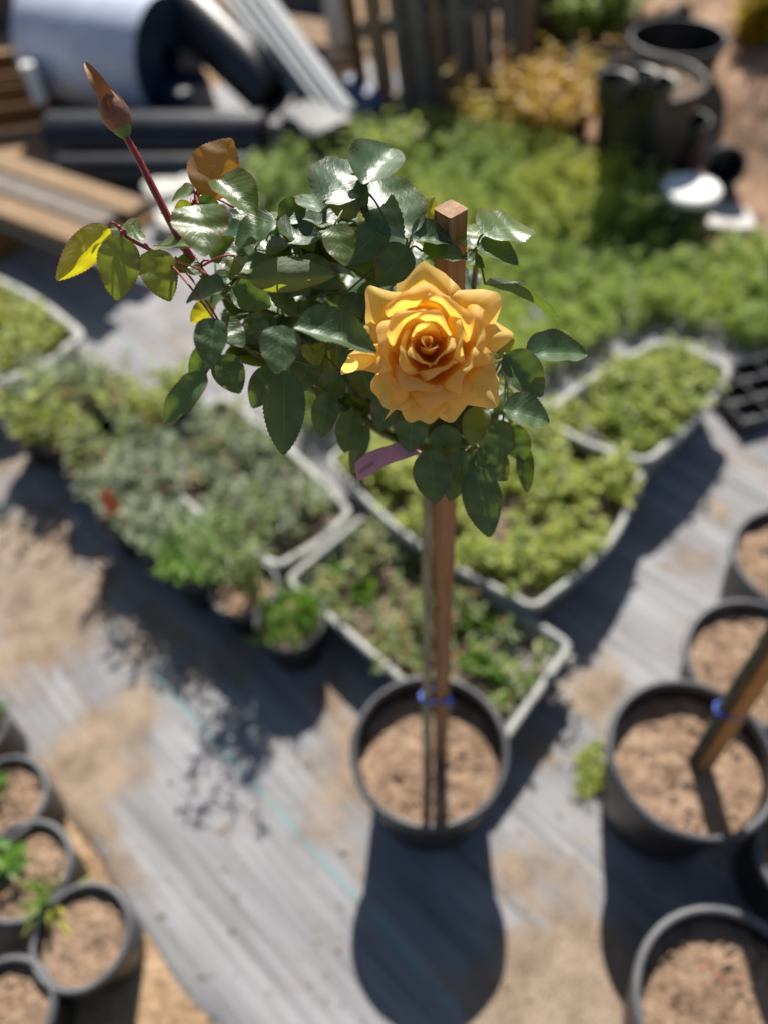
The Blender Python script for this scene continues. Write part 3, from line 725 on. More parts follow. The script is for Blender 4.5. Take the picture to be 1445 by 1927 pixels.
# dark pots stacked in the tub
for k, (px, py) in enumerate(((1150, 185), (1195, 178), (1228, 190))):
    q = G(px, py, .372); mbx = MB().loft([ring(q, .05, .36, 24), ring(q, .062, .43, 24), ring(q, .062, .44, 24), ring(q, .056, .438, 24), ring(q, .045, .37, 24)], capb=True)
    t = mbx.build('stacked_pot', M['pot']); tag(t, ('small black pot in the tall tub, on its yellow bush side', 'small black pot in the middle of the tall tub', 'small black pot in the tall tub, on its soil heap side')[k], 'plant pot', 'small pots stacked in the tub')
def tipped_pot(label, c, r0, r1, h, rot, name='tipped_pot'):
    t = thing(name, label, 'plant pot', c); mm = Matrix.Translation(c) @ rot
    tf = lambda L: [mm @ p for p in L]; z = Vector((0, 0, 0))
    MB().loft([tf(ring(z, r0 * .8, .004, 32)), tf(ring(z, r0, 0, 32)), tf(ring(z, r1 - .008, h - .02, 32)), tf(ring(z, r1 - .011, h - .005, 32)), tf(ring(z, r0 - .003, .01, 32))], capb=True).build('wall', M['pot'], t)
    MB().loft([tf(ring(z, r1 - .009, h - .022, 32)), tf(ring(z, r1, h - .02, 32)), tf(ring(z, r1, h - .003, 32)), tf(ring(z, r1 - .005, h, 32)), tf(ring(z, r1 - .012, h - .003, 32)), tf(ring(z, r1 - .012, h - .02, 32))]).build('rim', M['pot_rim'], t)
    return t
tipped_pot('small black pot tipped on its side on the bare soil', MG(1350, 325) + Vector((0, 0, .055)), .05, .07, .12, Matrix.Rotation(-.3, 4, 'Z') @ Matrix.Rotation(1.35, 4, 'X'))
tipped_pot('big black pot turned upside down beside the pallets', Vector((*G(1012, 96)[:2], .46)), .12, .17, .455, Matrix.Rotation(math.pi, 4, 'X'), 'overturned_pot')
tipped_pot('tiny dark pot lying by the green shrub on the heap', MG(1247, 62) + Vector((0, 0, .045)), .04, .055, .10, Matrix.Rotation(.5, 4, 'Z') @ Matrix.Rotation(1.2, 4, 'X'))
# white-lidded bucket
M['white'] = simple('white_plastic', (.62, .62, .60), (.80, .80, .78), 14, .45, .1, .001)
M['offwhite'] = simple('chalky_concrete', (.42, .40, .37), (.68, .66, .62), 10, .85, .6, .006)
M['darkgreen'] = plastic_mat('dark_green_plastic', (.025, .04, .032), .45)
bc = G(1275, 445); t = thing('bucket', 'dark green bucket with a white lid standing in the weeds', 'bucket', bc)
MB().loft([ring(bc, .075, .004, 32), ring(bc, .088, .17, 32)], capb=True).build('wall', M['darkgreen'], t)
MB().loft([ring(bc, .089, .16, 32), ring(bc, .097, .165, 32), ring(bc, .097, .182, 32), ring(bc, .088, .187, 32), ring(bc, .082, .182, 32)], capt=True).build('lid', M['white'], t)
MB().tube([bc + Vector((.09 * math.cos(a), -.02 - .09 * math.sin(a) * .2, .12 - .06 * math.sin(a))) for a in np.linspace(0, math.pi, 12)], .002, 5).build('handle', M['darkgreen'], t)
def rock(name, label, c, s, mat, seed, cat='stone', group=None):
    bm = bmesh.new(); bmesh.ops.create_icosphere(bm, subdivisions=3, radius=1)
    for v in bm.verts:
        n3 = v.co.normalized(); d = 1 + .28 * noise.fractal(n3 * 1.4 + Vector((seed, 0, 0)), .9, 2, 4)
        q = Vector((max(-.72, min(.72, n3.x * d)) * s[0], max(-.72, min(.72, n3.y * d)) * s[1], max(-.6, min(.55, n3.z * d)) * s[2])); v.co = q
    me = bpy.data.meshes.new(name); bm.to_mesh(me); bm.free(); me.polygons.foreach_set('use_smooth', [True] * len(me.polygons)); me.set_sharp_from_angle(angle=R(35)); me.materials.append(mat)
    o = link(name, me); o.location = c; o.rotation_euler = (0, 0, seed); return tag(o, label, cat, group)
rock('concrete_block', 'pale concrete block beside the yellow bush', G(1088, 130, .05), (.085, .07, .16), M['offwhite'], 1.2, 'block')
rock('white_slab', 'flat white slab lying in the weeds by the bucket', G(1350, 420, .03), (.15, .10, .06), M['offwhite'], 2.9, 'slab')
rg = 'pale rubble by the stacked planks'
for k, (x, y, s, lab) in enumerate([(318, 365, .10, 'pale lump of rubble touching the plank ends'), (385, 345, .12, 'large pale lump of rubble in front of the black roll'), (450, 345, .09, 'pale lump of rubble nearest the weeds'),
                                    (330, 420, .09, 'pale lump of rubble on the cloth below the plank ends'), (240, 322, .06, 'small pale lump of rubble behind the top plank'), (400, 395, .10, 'low pale lump of rubble in the middle of the heap'), (360, 400, .07, 'small round lump of rubble between two larger ones')]):
    rock('rubble', lab, G(x, y, .03), (s * 1.1, s, s * .7), M['offwhite'], k * 1.7 + .4, 'rubble', rg)

# ---- planks
M['wood_tan'] = simple('tan_wood', (.17, .105, .055), (.36, .24, .14), 12, .75, .5, .002, .25, (1, 14, 14))
M['wood_grey'] = simple('weathered_wood', (.13, .11, .09), (.28, .245, .205), 12, .85, .6, .003, .2, (1, 12, 12))
M['wood_brown'] = simple('brown_wood', (.13, .065, .022), (.25, .135, .05), 12, .75, .5, .002, .25, (1, 14, 14))
M['profile'] = simple('grey_profile', (.15, .17, .19), (.28, .305, .325), 8, .62, .15, .001, .5, (1, 10, 10))
def beam(a, b, wd, th, roll=0.0, bev=.003):
    """box running from a to b; its length lies along local X"""
    a, b = Vector(a), Vector(b); x = (b - a).normalized(); z = Vector((0, 0, 1)); z = (z - x * z.dot(x)).normalized(); y = z.cross(x)
    m = Matrix((x, y, z)).transposed().to_4x4(); L = (b - a).length
    return L, Matrix.Translation((a + b) / 2) @ m @ Matrix.Rotation(roll, 4, 'X')
def plank(name, label, a, b, wd, th, mat, roll=0.0, group=None, cat='plank', parent=None):
    L, m = beam(a, b, wd, th, roll)
    o = MB().box(0, 0, 0, L, wd, th, None, .004).build(name, M[mat], None, smooth=False)
    o.matrix_world = m
    if parent is not None:
        o.parent = parent; o.matrix_parent_inverse = PINV(parent)
    else: tag(o, label, cat, group)
    return o
pg = 'planks stacked by the grey tray'
e0, e1 = G(-230, 225, .20), G(272, 398, .20)
dv = (e1 - e0).normalized(); pv = Vector((dv.y, -dv.x, 0)).normalized()       # towards the camera
spec = [(0.00, .20, .095, 'wood_tan', 'topmost tan plank at the back of the stack', -.02), (.105, .198, .095, 'wood_grey', 'topmost grey plank beside the tan one', -.06), (.21, .196, .095, 'wood_tan', 'topmost tan plank at the front edge of the stack', .03),
        (.02, .168, .095, 'wood_brown', 'brown plank under the back of the stack', .02), (.125, .166, .095, 'wood_tan', 'tan plank in the second layer of the stack', -.03), (.225, .164, .09, 'wood_grey', 'grey plank low at the front of the stack', -.10)]
for offp, z, wd, mt, lab, de in spec:
    a = Vector((*(e0 + pv * offp)[:2], z)); b = Vector((*(e1 + pv * offp + dv * de)[:2], z)); plank('plank', lab, a, b, wd, .028, mt, 0, pg)
for k, s in enumerate((.12, .60)):
    c = e0.lerp(e1, s); a = c - pv * .06; b = c + pv * .30
    plank('bearer', ('dark wooden bearer under the plank ends', 'dark wooden bearer under the middle of the planks')[k], Vector((a.x, a.y, .074)), Vector((b.x, b.y, .074)), .10, .15, 'wood_brown', 0, 'bearers under the planks', 'bearer')

# ---- crate with a white board
cc = G(30, 238); t = thing('wooden_crate', 'brown wooden crate open at the top, behind the planks', 'crate', cc)
CW, CD_, CH = .46, .36, .17
cm = Matrix.Translation(cc + Vector((-.06, .18, 0))) @ Matrix.Rotation(.12, 4, 'Z')
for k in range(2):
    z = .045 + k * .088
    for nm, args in (('slat', (0, -CD_ / 2, z, CW, .016, .082)), ('slat', (0, CD_ / 2, z, CW, .016, .082)), ('slat', (-CW / 2 + .009, 0, z, .016, CD_ - .034, .082)), ('slat', (CW / 2 - .009, 0, z, .016, CD_ - .034, .082))):
        MB().box(*args, cm, .003).build(nm, M['wood_brown'], t, smooth=False)
MB().box(0, 0, .008, CW - .04, CD_ - .04, .012, cm, .002).build('bottom', M['wood_brown'], t, smooth=False)
def sheet(name, label, c, sx, sy, sz, rz, rx, mat, cat):
    m = Matrix.Translation(c) @ Matrix.Rotation(rz, 4, 'Z') @ Matrix.Rotation(rx, 4, 'X')
    o = MB().box(0, 0, 0, sx, sy, sz, None, .004).build(name, M[mat], None, smooth=False); o.matrix_world = m; return tag(o, label, cat)
sheet('white_board', 'white foam board leaning in the brown crate', G(62, 150, .22), .05, .34, .14, .35, -.25, 'white', 'board')
M['mauve'] = simple('mauve_cardboard', (.26, .18, .175), (.36, .27, .26), 10, .8, .2, .002)
M['beige'] = simple('beige_cardboard', (.42, .31, .22), (.55, .43, .32), 10, .8, .2, .002)
M['teal'] = simple('teal_tarp', (.02, .07, .08), (.05, .13, .14), 16, .45, .5, .01)
M['blue'] = simple('blue_tarp', (.035, .075, .20), (.08, .15, .34), 14, .4, .6, .01)
M['bluedark'] = simple('dark_blue_film', (.010, .016, .035), (.03, .045, .09), 14, .35, .6, .01)
M['blackroll'] = simple('black_film', (.012, .013, .017), (.03, .032, .04), 9, .34, .35, .004, .5)
M['film'] = simple('white_film', (.46, .51, .66), (.62, .67, .80), 7, .33, .3, .004, .5)
sheet('cardboard_sheet', 'mauve cardboard sheet slanting behind the crate', G(112, 100, .16), .30, .26, .012, .5, .5, 'mauve', 'cardboard')
sheet('cardboard_box', 'beige cardboard box at the back of the junk pile', G(75, 5, .10), .24, .2, .2, .2, 0, 'beige', 'box')
sheet('dark_box', 'dark box beside the beige cardboard box', G(-5, 0, .10), .3, .25, .24, -.1, 0, 'bluedark', 'box')
sheet('dark_crate', 'dark plastic crate behind the tan board and pallets', G(575, 8, .14), .42, .26, .26, -.2, 0, 'bluedark', 'crate')
sheet('tan_board', 'tan board lying behind the grey profiles', G(600, 62, .16), .62, .16, .02, -.55, .3, 'wood_tan', 'board')
sheet('white_board', 'white board standing behind the grey profiles', G(645, 60, .2), .14, .02, .34, .1, -.1, 'white', 'panel')
qs = G(1450, 742, .0); t = thing('seed_tray', 'flat black seed tray with empty cells at the cloth edge', 'seed tray', qs); ms = Matrix.Translation(qs) @ Matrix.Rotation(.25, 4, 'Z')
MB().box(0, 0, .012, .36, .22, .012, ms, .003).build('base', M['pot'], t, smooth=False)
for k in range(5): MB().box(-.172 + k * .086, 0, .033, .008, .204, .03, ms, .002).build('rib', M['pot'], t, smooth=False)
for k in range(4): MB().box(0, -.105 + k * .07, .034, .36, .008, .034, ms, .002).build('rib', M['pot_rim'], t, smooth=False)
rock('tarp_bundle', 'crumpled teal tarp bundle under the white roll', G(150, 165, .07), (.15, .10, .12), M['teal'], .3, 'tarp')
rock('tarp_bundle', 'crumpled dark blue film bundle below the end of the white roll', G(350, 190, .10), (.15, .12, .16), M['bluedark'], 4.3, 'tarp')
rock('tarp_bundle', 'black crumpled film heap beside the weeds and the profiles', G(600, 275, .10), (.18, .13, .22), M['blackroll'], 5.3, 'tarp')
# ---- rolls
def roll(label, a, b, r, mat, core=.35, name='film_roll', endmat=None, cat='roll', wav=.01):
    a, b = Vector(a), Vector(b); t = thing(name, label, cat, (a + b) / 2 - Vector((0, 0, r)))
    ax = (b - a).normalized(); u = ax.cross(Vector((0, 0, 1))).normalized(); v = u.cross(ax); n = 40
    def rg_(p, rad, wob=0):
        return [p + (u * math.cos(2 * math.pi * i / n) + v * math.sin(2 * math.pi * i / n)) * rad * (1 + wav * noise.noise(Vector((math.cos(i * .157) * 2, math.sin(i * .157) * 2, wob)))) for i in range(n)]
    m = 14
    MB().loft([rg_(a.lerp(b, k / m), r, k * .5) for k in range(m + 1)]).build('sheet_body', M[mat], t, angle=60)
    for p, s in ((a, -1), (b, 1)):
        loops = [rg_(p, r, 0 if s < 0 else m * .5)]; rr = r; k = 0
        while rr > r * core + .01:
            rr -= r * .09; k += 1
            loops.append(rg_(p - ax * s * (.006 if k % 2 else .001), rr))
        loops.append(rg_(p - ax * s * .10, r * core)); 
        MB().loft(loops, capt=True).build('end_layer', M[endmat or mat], t, angle=30)
    return t
w0, w1 = G(120, 70, .255), G(322, 112, .245)
roll('large roll of white plastic film with a dark spiral end', Vector((w0.x - .05, w0.y, .25)), w1, .235, 'film', .3, endmat='bluedark')
q0, q1 = G(105, 262, .105), G(500, 262, .105)
roll('long black roll lying flat in front of the white roll', q0, q1, .105, 'blackroll', .3)
q0, q1 = G(120, 320, .06), G(470, 318, .06)
roll('thin black roll added for dark shade and tarpaulin in front of the long one', q0, q1, .06, 'blackroll', .3)  # added roll: its black stands in for shade on a tarpaulin
q0, q1 = G(520, 178, .14), G(345, 15, .36)
roll('black pipe-like roll slanting away between the white roll and the profiles', q0, q1, .115, 'blackroll', .6, name='pipe_roll', wav=.003)
# ---- grey profiles
pr = 'grey profiles stacked on a slant'
for k in range(6):
    a = G(588 + k * 22 - (k // 3) * 40, 205 + k * 4 - (k // 3) * 14, .15 + (k // 3) * .05); b = G(392 + k * 24 - (k // 3) * 44, -60 + k * 2, .42 + (k // 3) * .05)
    plank('grey_profile', ('grey profile at the pipe side of the slanting stack', 'grey profile second from the pipe in the lower layer', 'grey profile of the lower layer by the pallets', 'grey profile of the upper layer over the pipe side', 'grey profile in the middle of the upper layer', 'grey profile of the upper layer by the pallets')[k], a, b, .055, .03, 'profile', 0, pr, 'profile')
s0 = G(600, 150, .10); plank('bearer', 'dark block propping up the grey profiles', s0 + Vector((-.12, .04, -.03)), s0 + Vector((.20, .04, -.03)), .12, .13, 'wood_brown', 0, None, 'bearer')
sheet('blue_sheet', 'folded blue plastic sheet at the foot of the pallets', G(682, 190, .07), .07, .20, .13, .6, .25, 'blue', 'sheet')
# ---- pallets standing upright
pl_lab = ['weathered wooden pallet standing upright beside the grey profiles', 'second weathered pallet standing behind the first with darker boards']
for j in range(2):
    b0 = G(718 + j * 92, 226 - j * 26); t = thing('wooden_pallet', pl_lab[j], 'pallet', b0, 'upright pallets')
    m = Matrix.Translation(b0) @ Matrix.Rotation(-.12 + .1 * j, 4, 'Z') @ Matrix.Rotation(-.16, 4, 'X') @ Matrix.Rotation(-.12 + j * .03, 4, 'Y')
    nb = 5 if j == 0 else 6
    for k in range(nb):
        wv = (.085, .05, .07, .045, .06, .08)[k] if j == 0 else (.06, .085, .05, .07, .09, .06)[k]
        MB().box(.03 + k * .080, 0, .31 + rnd(-.01, .01), wv * .8, .02, .62, m, .003).build('board', M['wood_grey' if (k + j) % 3 else 'wood_tan'], t, smooth=False)
    for z in (.06, .34, .58):
        MB().box(.20, .056, z, .46, .088, .06, m, .004).build('stringer', M['wood_grey'], t, smooth=False)
    for k in range(4): MB().box(.03 + k * .125, .112, .31, .07, .02, .62, m, .003).build('back_board', M['wood_grey'], t, smooth=False)
plank('brown_post', 'brown wooden post leaning on the pallet by the profiles', G(690, 212, .02), PY(650, -40, G(690, 212).y + .12), .05, .05, 'wood_brown', 0, None, 'post')
# ================================================================== STAKE, TRUNK, TIES
soil_z = main_pot['zf']
S0 = G(829, 1420, soil_z); T0 = G(803, 1424, soil_z)
def height_at(p, py):
    lo, hi = 0, 1.3
    for _ in range(40):
        m = (lo + hi) / 2
        if proj(p + Vector((0, 0, m)))[1] > py: lo = m
        else: hi = m
    return lo
SH = height_at(S0, 392)
st = thing('wooden_stake', 'square brown wooden stake rising out of the rose foliage', 'stake', S0)
mb = MB(); sx = .0182
stop = P(848, 392, proj(S0 + Vector((0, 0, SH)))[2])
ax = stop - S0; rz = Matrix.Rotation(R(37), 4, 'Z')
loops = []
for k in range(25):
    t = -.08 + 1.08 * k / 24; p = S0 + ax * t
    for_ = []
    for a, b in ((-1, -1), (-.86, -1), (0, -1), (.86, -1), (1, -1), (1, -.86), (1, 0), (1, .86), (1, 1), (.86, 1), (0, 1), (-.86, 1), (-1, 1), (-1, .86), (-1, 0), (-1, -.86)):
        if abs(a) == 1 and abs(b) == 1: a *= .93; b *= .93
        q = rz @ Vector((a * sx / 2, b * sx / 2, 0)); for_.append(p + q * (1 + .02 * noise.noise(Vector((a, b, k * .7)))))
    loops.append(for_)
mb.loft(loops, capb=True, capt=True).build('shaft', M['stake'], st, angle=40)
rz2 = 0

rose = thing('rose_bush', 'standard rose with one large yellow bloom and a red-stemmed bud', 'rose', Vector((T0.x, T0.y, soil_z)))
TH = height_at(T0, 870)
ttop = P(806, 862, proj(S0 + Vector((0, 0, TH)))[2] + .004)
tp = []
for k in range(15):
    t = k / 14; q = (T0 - Vector((0, 0, .03))).lerp(ttop, t); tp.append(q + Vector((.0022 * noise.noise(Vector((t * 6, 0, 0))), .0022 * noise.noise(Vector((t * 6, 4, 0))), 0)))
tp = catmull(tp, 3)
MB().tube(tp, [.0078 - .0012 * i / len(tp) + .0006 * noise.noise(Vector((i * .9, 3, 1))) for i in range(len(tp))], 12).build('trunk', M['bark'], rose, angle=180)

def tie(label, s, tr, spread, rad=.0022, knot=True):
    """plastic tie looped round stake and trunk at the given points"""
    t = thing('plant_tie', label, 'plant tie', (s + tr) / 2, 'blue plastic ties')
    d = (s - tr); d.z = 0; L = d.length; d.normalize(); e = Vector((-d.y, d.x, 0)); c = (s + tr) / 2
    pts = []
    for k in range(28):
        a = 2 * math.pi * k / 28; x = math.copysign(abs(math.cos(a)) ** .7, math.cos(a)) * (L / 2 + spread); y = math.copysign(abs(math.sin(a)) ** .7, math.sin(a)) * spread * 1.0
        pts.append(c + d * x + e * y + Vector((0, 0, .002 * math.sin(a * 2))))
    pts.append(pts[0] + Vector((0, 0, .0008)))
    MB().tube(pts, rad, 8).build('loop', M['tie'], t, angle=180)
    if knot:
        kp = s - Vector((0, .012, 0)) + d * .007
        MB().tube(catmull([kp + Vector((-.004, 0, .005)), kp + Vector((.004, -.003, .002)), kp + Vector((.001, -.001, -.004)), kp + Vector((-.003, -.003, .001)), kp + Vector((.005, -.002, .006))], 4), .0028, 8).build('knot', M['tie'], t, angle=180)
        MB().tube(catmull([kp, kp + Vector((.006, -.004, -.006)), kp + Vector((.004, -.006, -.016))], 4), [.0024] * 8 + [.0014], 8).build('tail', M['tie'], t, angle=180)
    return t
hs = height_at(S0, 1306) / ax.z
tie('blue plastic tie holding the rose trunk to its stake above the soil', S0 + ax * hs, tp[int(len(tp) * (hs * ax.z + .03) / (ttop.z - T0.z + .03))], .0108, .0023)

# trunk and stake in the neighbouring pot
zb = pot_b['zf']; S1 = G(1322, 1440, zb); T1 = G(1300, 1436, zb)
st2 = thing('wooden_stake', 'orange-brown wooden stake in the pot right of the rose', 'stake', S1)
far1 = P(1322 + 330, 1440 - 520, .92); far2 = P(1300 + 315, 1436 - 520, .925)
L, m = beam(S1 - (far1 - S1) * .06, far1, 0, 0)
M['stake_bright'] = simple('bright_stake_wood', (.36, .17, .055), (.56, .30, .11), 30, .7, .5, .001, .3, (6, 6, 6), 60)  # sunlit look put into the colour: lighter orange for a face in shade
MB().box(0, 0, 0, L, .025, .025, m @ Matrix.Rotation(.5, 4, 'X'), .0015).build('shaft', M['stake_bright'], st2, smooth=False)
tr2 = thing('pruned_rose', 'bare grey-green rose trunk tied to the stake in the next pot', 'rose', T1)
M['bark_dark'] = simple('dark_bark', (.05, .055, .04), (.15, .15, .11), 50, .8, .8, .002, .3, None, 130)
pts = [T1 - (far2 - T1) * .05] + [T1.lerp(far2, k / 8) + Vector((.003 * noise.noise(Vector((k * 1.1, 8, 0))), 0, 0)) for k in range(1, 9)]
MB().tube(catmull(pts, 3), .0085, 12).build('trunk', M['bark_dark'], tr2, angle=180)
u = .42
tie('blue plastic tie round the stake and trunk in the next pot', S1.lerp(far1, u * .62), T1.lerp(far2, u * .62), .0135, .0022, False)
# tiny red petals in the front right pot
M['redpetal'] = simple('red_petal', (.30, .01, .03), (.45, .03, .05), 60, .5, .1, .001)
for k, (x, y) in enumerate(((1322, 1822), (1338, 1812), (1365, 1848), (1392, 1842), (1350, 1835))):
    q = G(x, y, pot_e['zf'] + .010); mbp = MB(); s = .0035
    mbp.loft([[q + Vector((math.cos(a) * s * f, math.sin(a) * s * f * .7, .002 * f * math.cos(2 * a))) for a in np.linspace(0, 6.28, 9)[:-1]] for f in (1, .5, .05)], capt=True)
    tag(mbp.build('fallen_petal', M['redpetal'], None, angle=180), 'tiny red fallen petal lying on the soil near the rim of the front right pot', 'petal', 'red petals in the front pot')

# ================================================================== LEAFLETS
def leaf_mesh(name, fold, curl, wave, twist, W=.5, NR=38, ser=.030, tipsharp=.78, basep=.5):
    MC = 6; vs = []; uv = []; fs = []
    def shape(t):
        return (t ** basep) * ((1 - t) ** tipsharp)
    mx = max(shape(t / 200) for t in range(201)); ph = rnd(0, 6.28)
    for i in range(NR + 1):
        t = i / NR; hw = W * shape(min(max(t, 0.0008), .9995)) / mx
        for j in range(MC + 1):
            v = -1 + 2 * j / MC; x = v * hw
            if abs(v) == 1 and 0 < i < NR: x *= (1.0 + ser * .6) if i % 2 else (1.0 - ser)
            y = t + (.012 if (abs(v) == 1 and i % 2) else 0)
            tw = twist * (t - .4); z = fold * abs(v) ** 1.3 * hw - curl * (t - .25) ** 2 * (1 if t > .25 else .4)
            z += wave * hw * abs(v) * math.sin(t * 13 + ph + (1.5 if v > 0 else 0)) + wave * .25 * math.sin(t * 24 + v * 3)*hw
            x, z = x * math.cos(tw) - z * math.sin(tw) * .6, z + x * math.sin(tw)
            vs.append((x, y, z)); uv.append((.5 + v / 2, t))
    n = MC + 1
    for i in range(NR):
        for j in range(MC): fs.append((i * n + j, i * n + j + 1, i * n + n + j + 1, i * n + n + j))
    me = bpy.data.meshes.new(name); me.from_pydata(vs, [], fs); me.update()
    ul = me.uv_layers.new(name='UVMap')
    for lp_ in me.loops: ul.data[lp_.index].uv = uv[lp_.vertex_index]
    me.polygons.foreach_set('use_smooth', [True] * len(fs)); return me
SHAPES = [(.22, .10, .05, .10), (.32, .22, .06, -.15), (.15, .30, .07, .22), (.42, .16, .05, -.1), (.12, .08, .07, .18), (.30, .38, .05, .1), (.50, .25, .05, -.2), (.22, .20, .09, .25)]
MATS = ['leaf', 'leaf_mid', 'leaf_young', 'leaf_bronze']
LEAF = {}
for mk in MATS:
    for s, a in enumerate(SHAPES):
        if mk == 'leaf': me = leaf_mesh('leaf', *a); LEAF[mk, s] = me
        else: me = LEAF['leaf', s].copy(); me.materials.clear(); LEAF[mk, s] = me
for (mk, s), me in LEAF.items():
    if not me.materials: me.materials.append(M[mk])
def put_leaf(base, tip, facing, width, mk, s):
    y = tip - base; L = y.length; y.normalize(); z = (facing - y * facing.dot(y)).normalized(); x = y.cross(z)
    o = bpy.data.objects.new('leaf', LEAF[mk, s]); COL.objects.link(o)
    m = Matrix((x, y, z)).transposed().to_4x4(); o.matrix_world = Matrix.Translation(base) @ m @ Matrix.Diagonal((width, L, (L + width) * .5, 1))
    o.parent = rose; o.matrix_parent_inverse = PINV(rose); return o
def front(py): return .545 + (py - 400) / 600 * .125
UPV = Vector((0, 0, 1)); SUNV = -sdir
# base px, tip px, apparent width px, facing (u up, c to the camera, m between, b back side shows), material, shape, depth offset
TR = [
 ((205, 428), (107, 525), 62, 'b', 2, 3, -.03), ((228, 445), (220, 565), 78, 'c', 1, 0, -.035), ((282, 470), (320, 565), 70, 'c', 1, 1, -.03), ((246, 452), (219, 411), 36, 'u', 1, 5, -.025), ((238, 440), (274, 434), 34, 'm', 1, 2, -.03),
 ((377, 364), (436, 262), 88, 'b', 3, 4, -.01), ((408, 338), (482, 394), 52, 'u', 1, 6, -.005), ((374, 384), (384, 472), 76, 'u', 1, 7, -.03), ((368, 378), (422, 408), 36, 'm', 0, 3, -.015), ((366, 362), (318, 370), 30, 'u', 1, 5, -.01),
 ((362, 384), (330, 412), 44, 'c', 1, 0, -.005), ((520, 412), (438, 452), 68, 'u', 0, 2, -.02), ((366, 462), (290, 454), 38, 'u', 1, 1, -.015), ((400, 492), (444, 446), 46, 'c', 0, 3, 0), ((470, 524), (630, 514), 66, 'b', 1, 6, -.045),
 ((425, 540), (346, 562), 42, 'u', 0, 1, -.07), ((436, 540), (510, 575), 64, 'c', 0, 3, -.035), ((398, 570), (360, 606), 36, 'b', 2, 0, -.005), ((402, 598), (394, 690), 58, 'm', 0, 1, -.088), ((412, 604), (458, 646), 42, 'u', 0, 2, -.08),
 ((534, 612), (520, 702), 72, 'm', 0, 0, -.100), ((552, 616), (712, 652), 66, 'u', 0, 6, -.098), ((388, 702), (306, 796), 52, 'm', 0, 7, -.105), ((398, 646), (360, 716), 44, 'c', 0, 3, 0), ((414, 668), (452, 740), 62, 'c', 0, 4, -.02),
 ((516, 690), (474, 768), 56, 'c', 0, 1, -.025), ((536, 698), (534, 856), 80, 'c', 0, 0, -.035), ((618, 738), (604, 824), 52, 'c', 0, 1, -.015), ((664, 772), (648, 852), 52, 'c', 0, 3, -.01), ((690, 800), (660, 888), 34, 'c', 0, 2, .03),
 ((608, 380), (676, 284), 76, 'm', 0, 2, -.02), ((682, 346), (738, 268), 62, 'm', 0, 3, -.01), ((764, 448), (704, 326), 88, 'm', 0, 0, -.014), ((782, 432), (815, 374), 48, 'b', 2, 1, .0), ((775, 452), (852, 446), 50, 'u', 0, 6, -.016),
 ((794, 472), (874, 480), 46, 'u', 0, 3, -.016), ((768, 464), (712, 534), 74, 'c', 0, 0, -.012), ((630, 422), (652, 498), 54, 'm', 1, 0, -.035), ((540, 456), (606, 418), 50, 'u', 0, 5, -.025), ((530, 416), (574, 376), 46, 'c', 0, 1, -.005),
 ((606, 400), (580, 358), 38, 'u', 0, 3, -.005), ((676, 396), (614, 376), 44, 'b', 1, 4, -.005), ((612, 374), (688, 364), 32, 'u', 0, 0, .01), ((728, 418), (650, 500), 62, 'c', 0, 4, -.01), ((700, 440), (660, 412), 40, 'u', 1, 2, -.01),
 ((908, 440), (1002, 410), 58, 'u', 1, 2, -.01), ((896, 466), (977, 493), 52, 'u', 0, 3, -.015), ((893, 468), (884, 412), 44, 'u', 1, 7, -.005), ((872, 484), (912, 500), 32, 'u', 0, 1, -.01), ((912, 534), (1062, 582), 50, 'e', 0, 5, -.01),
 ((988, 668), (1108, 660), 54, 'u', 0, 3, -.07), ((948, 668), (1022, 744), 70, 'm', 0, 6, -.075), ((946, 770), (1036, 792), 70, 'u', 0, 3, -.11), ((946, 790), (930, 876), 58, 'c', 0, 0, -.035), ((905, 766), (884, 836), 52, 'm', 1, 2, -.03),
 ((958, 800), (988, 870), 52, 'c', 0, 1, -.01), ((986, 836), (992, 928), 34, 'c', 0, 3, -.01), ((894, 878), (922, 1012), 74, 'c', 0, 4, -.045), ((808, 848), (820, 948), 74, 'c', 0, 0, -.04), ((876, 848), (844, 944), 58, 'c', 0, 1, -.03),
 ((900, 842), (958, 904), 60, 'c', 0, 2, -.02), ((776, 768), (772, 852), 64, 'c', 0, 0, -.03), ((742, 732), (712, 812), 60, 'c', 0, 3, -.02), ((668, 662), (702, 750), 60, 'm', 0, 1, -.025), ((690, 620), (640, 690), 60, 'c', 0, 0, -.005),
 ((590, 660), (560, 740), 60, 'c', 0, 2, -.005), ((640, 700), (600, 760), 56, 'c', 0, 3, 0), ((500, 560), (560, 590), 56, 'u', 0, 1, -.02), ((460, 480), (430, 520), 40, 'u', 1, 5, -.015), ((560, 490), (640, 540), 60, 'c', 0, 4, -.005),
 ((700, 560), (650, 600), 46, 'u', 0, 2, -.01), ((520, 600), (450, 640), 56, 'c', 0, 0, 0), ((600, 690), (585, 640), 26, 'u', 1, 6, -.03), ((690, 690), (640, 660), 60, 'c', 0, 3, .005), ((830, 800), (850, 870), 60, 'c', 0, 1, -.015),
 ((545, 425), (590, 470), 46, 'u', 0, 3, -.005), ((440, 390), (490, 420), 40, 'u', 0, 1, .0), ((480, 470), (540, 430), 44, 'm', 0, 4, .0), ((400, 420), (355, 450), 40, 'u', 0, 3, -.005), ((330, 490), (380, 510), 36, 'u', 0, 2, -.005),
 ((700, 520), (675, 470), 46, 'u', 0, 1, .0), ((590, 530), (530, 560), 48, 'u', 0, 6, -.015), ((680, 580), (720, 600), 34, 'u', 0, 3, -.02), ((640, 560), (690, 590), 40, 'u', 0, 2, -.02), ((470, 590), (500, 640), 46, 'c', 0, 4, -.01),
 ((930, 700), (880, 760), 54, 'c', 0, 3, 0), ((935, 665), (965, 640), 30, 'b', 2, 1, -.02), ((650, 330), (690, 390), 50, 'c', 0, 1, .01), ((560, 420), (520, 390), 40, 'm', 1, 3, .0)]
leaf_bases = []; nfix = 0
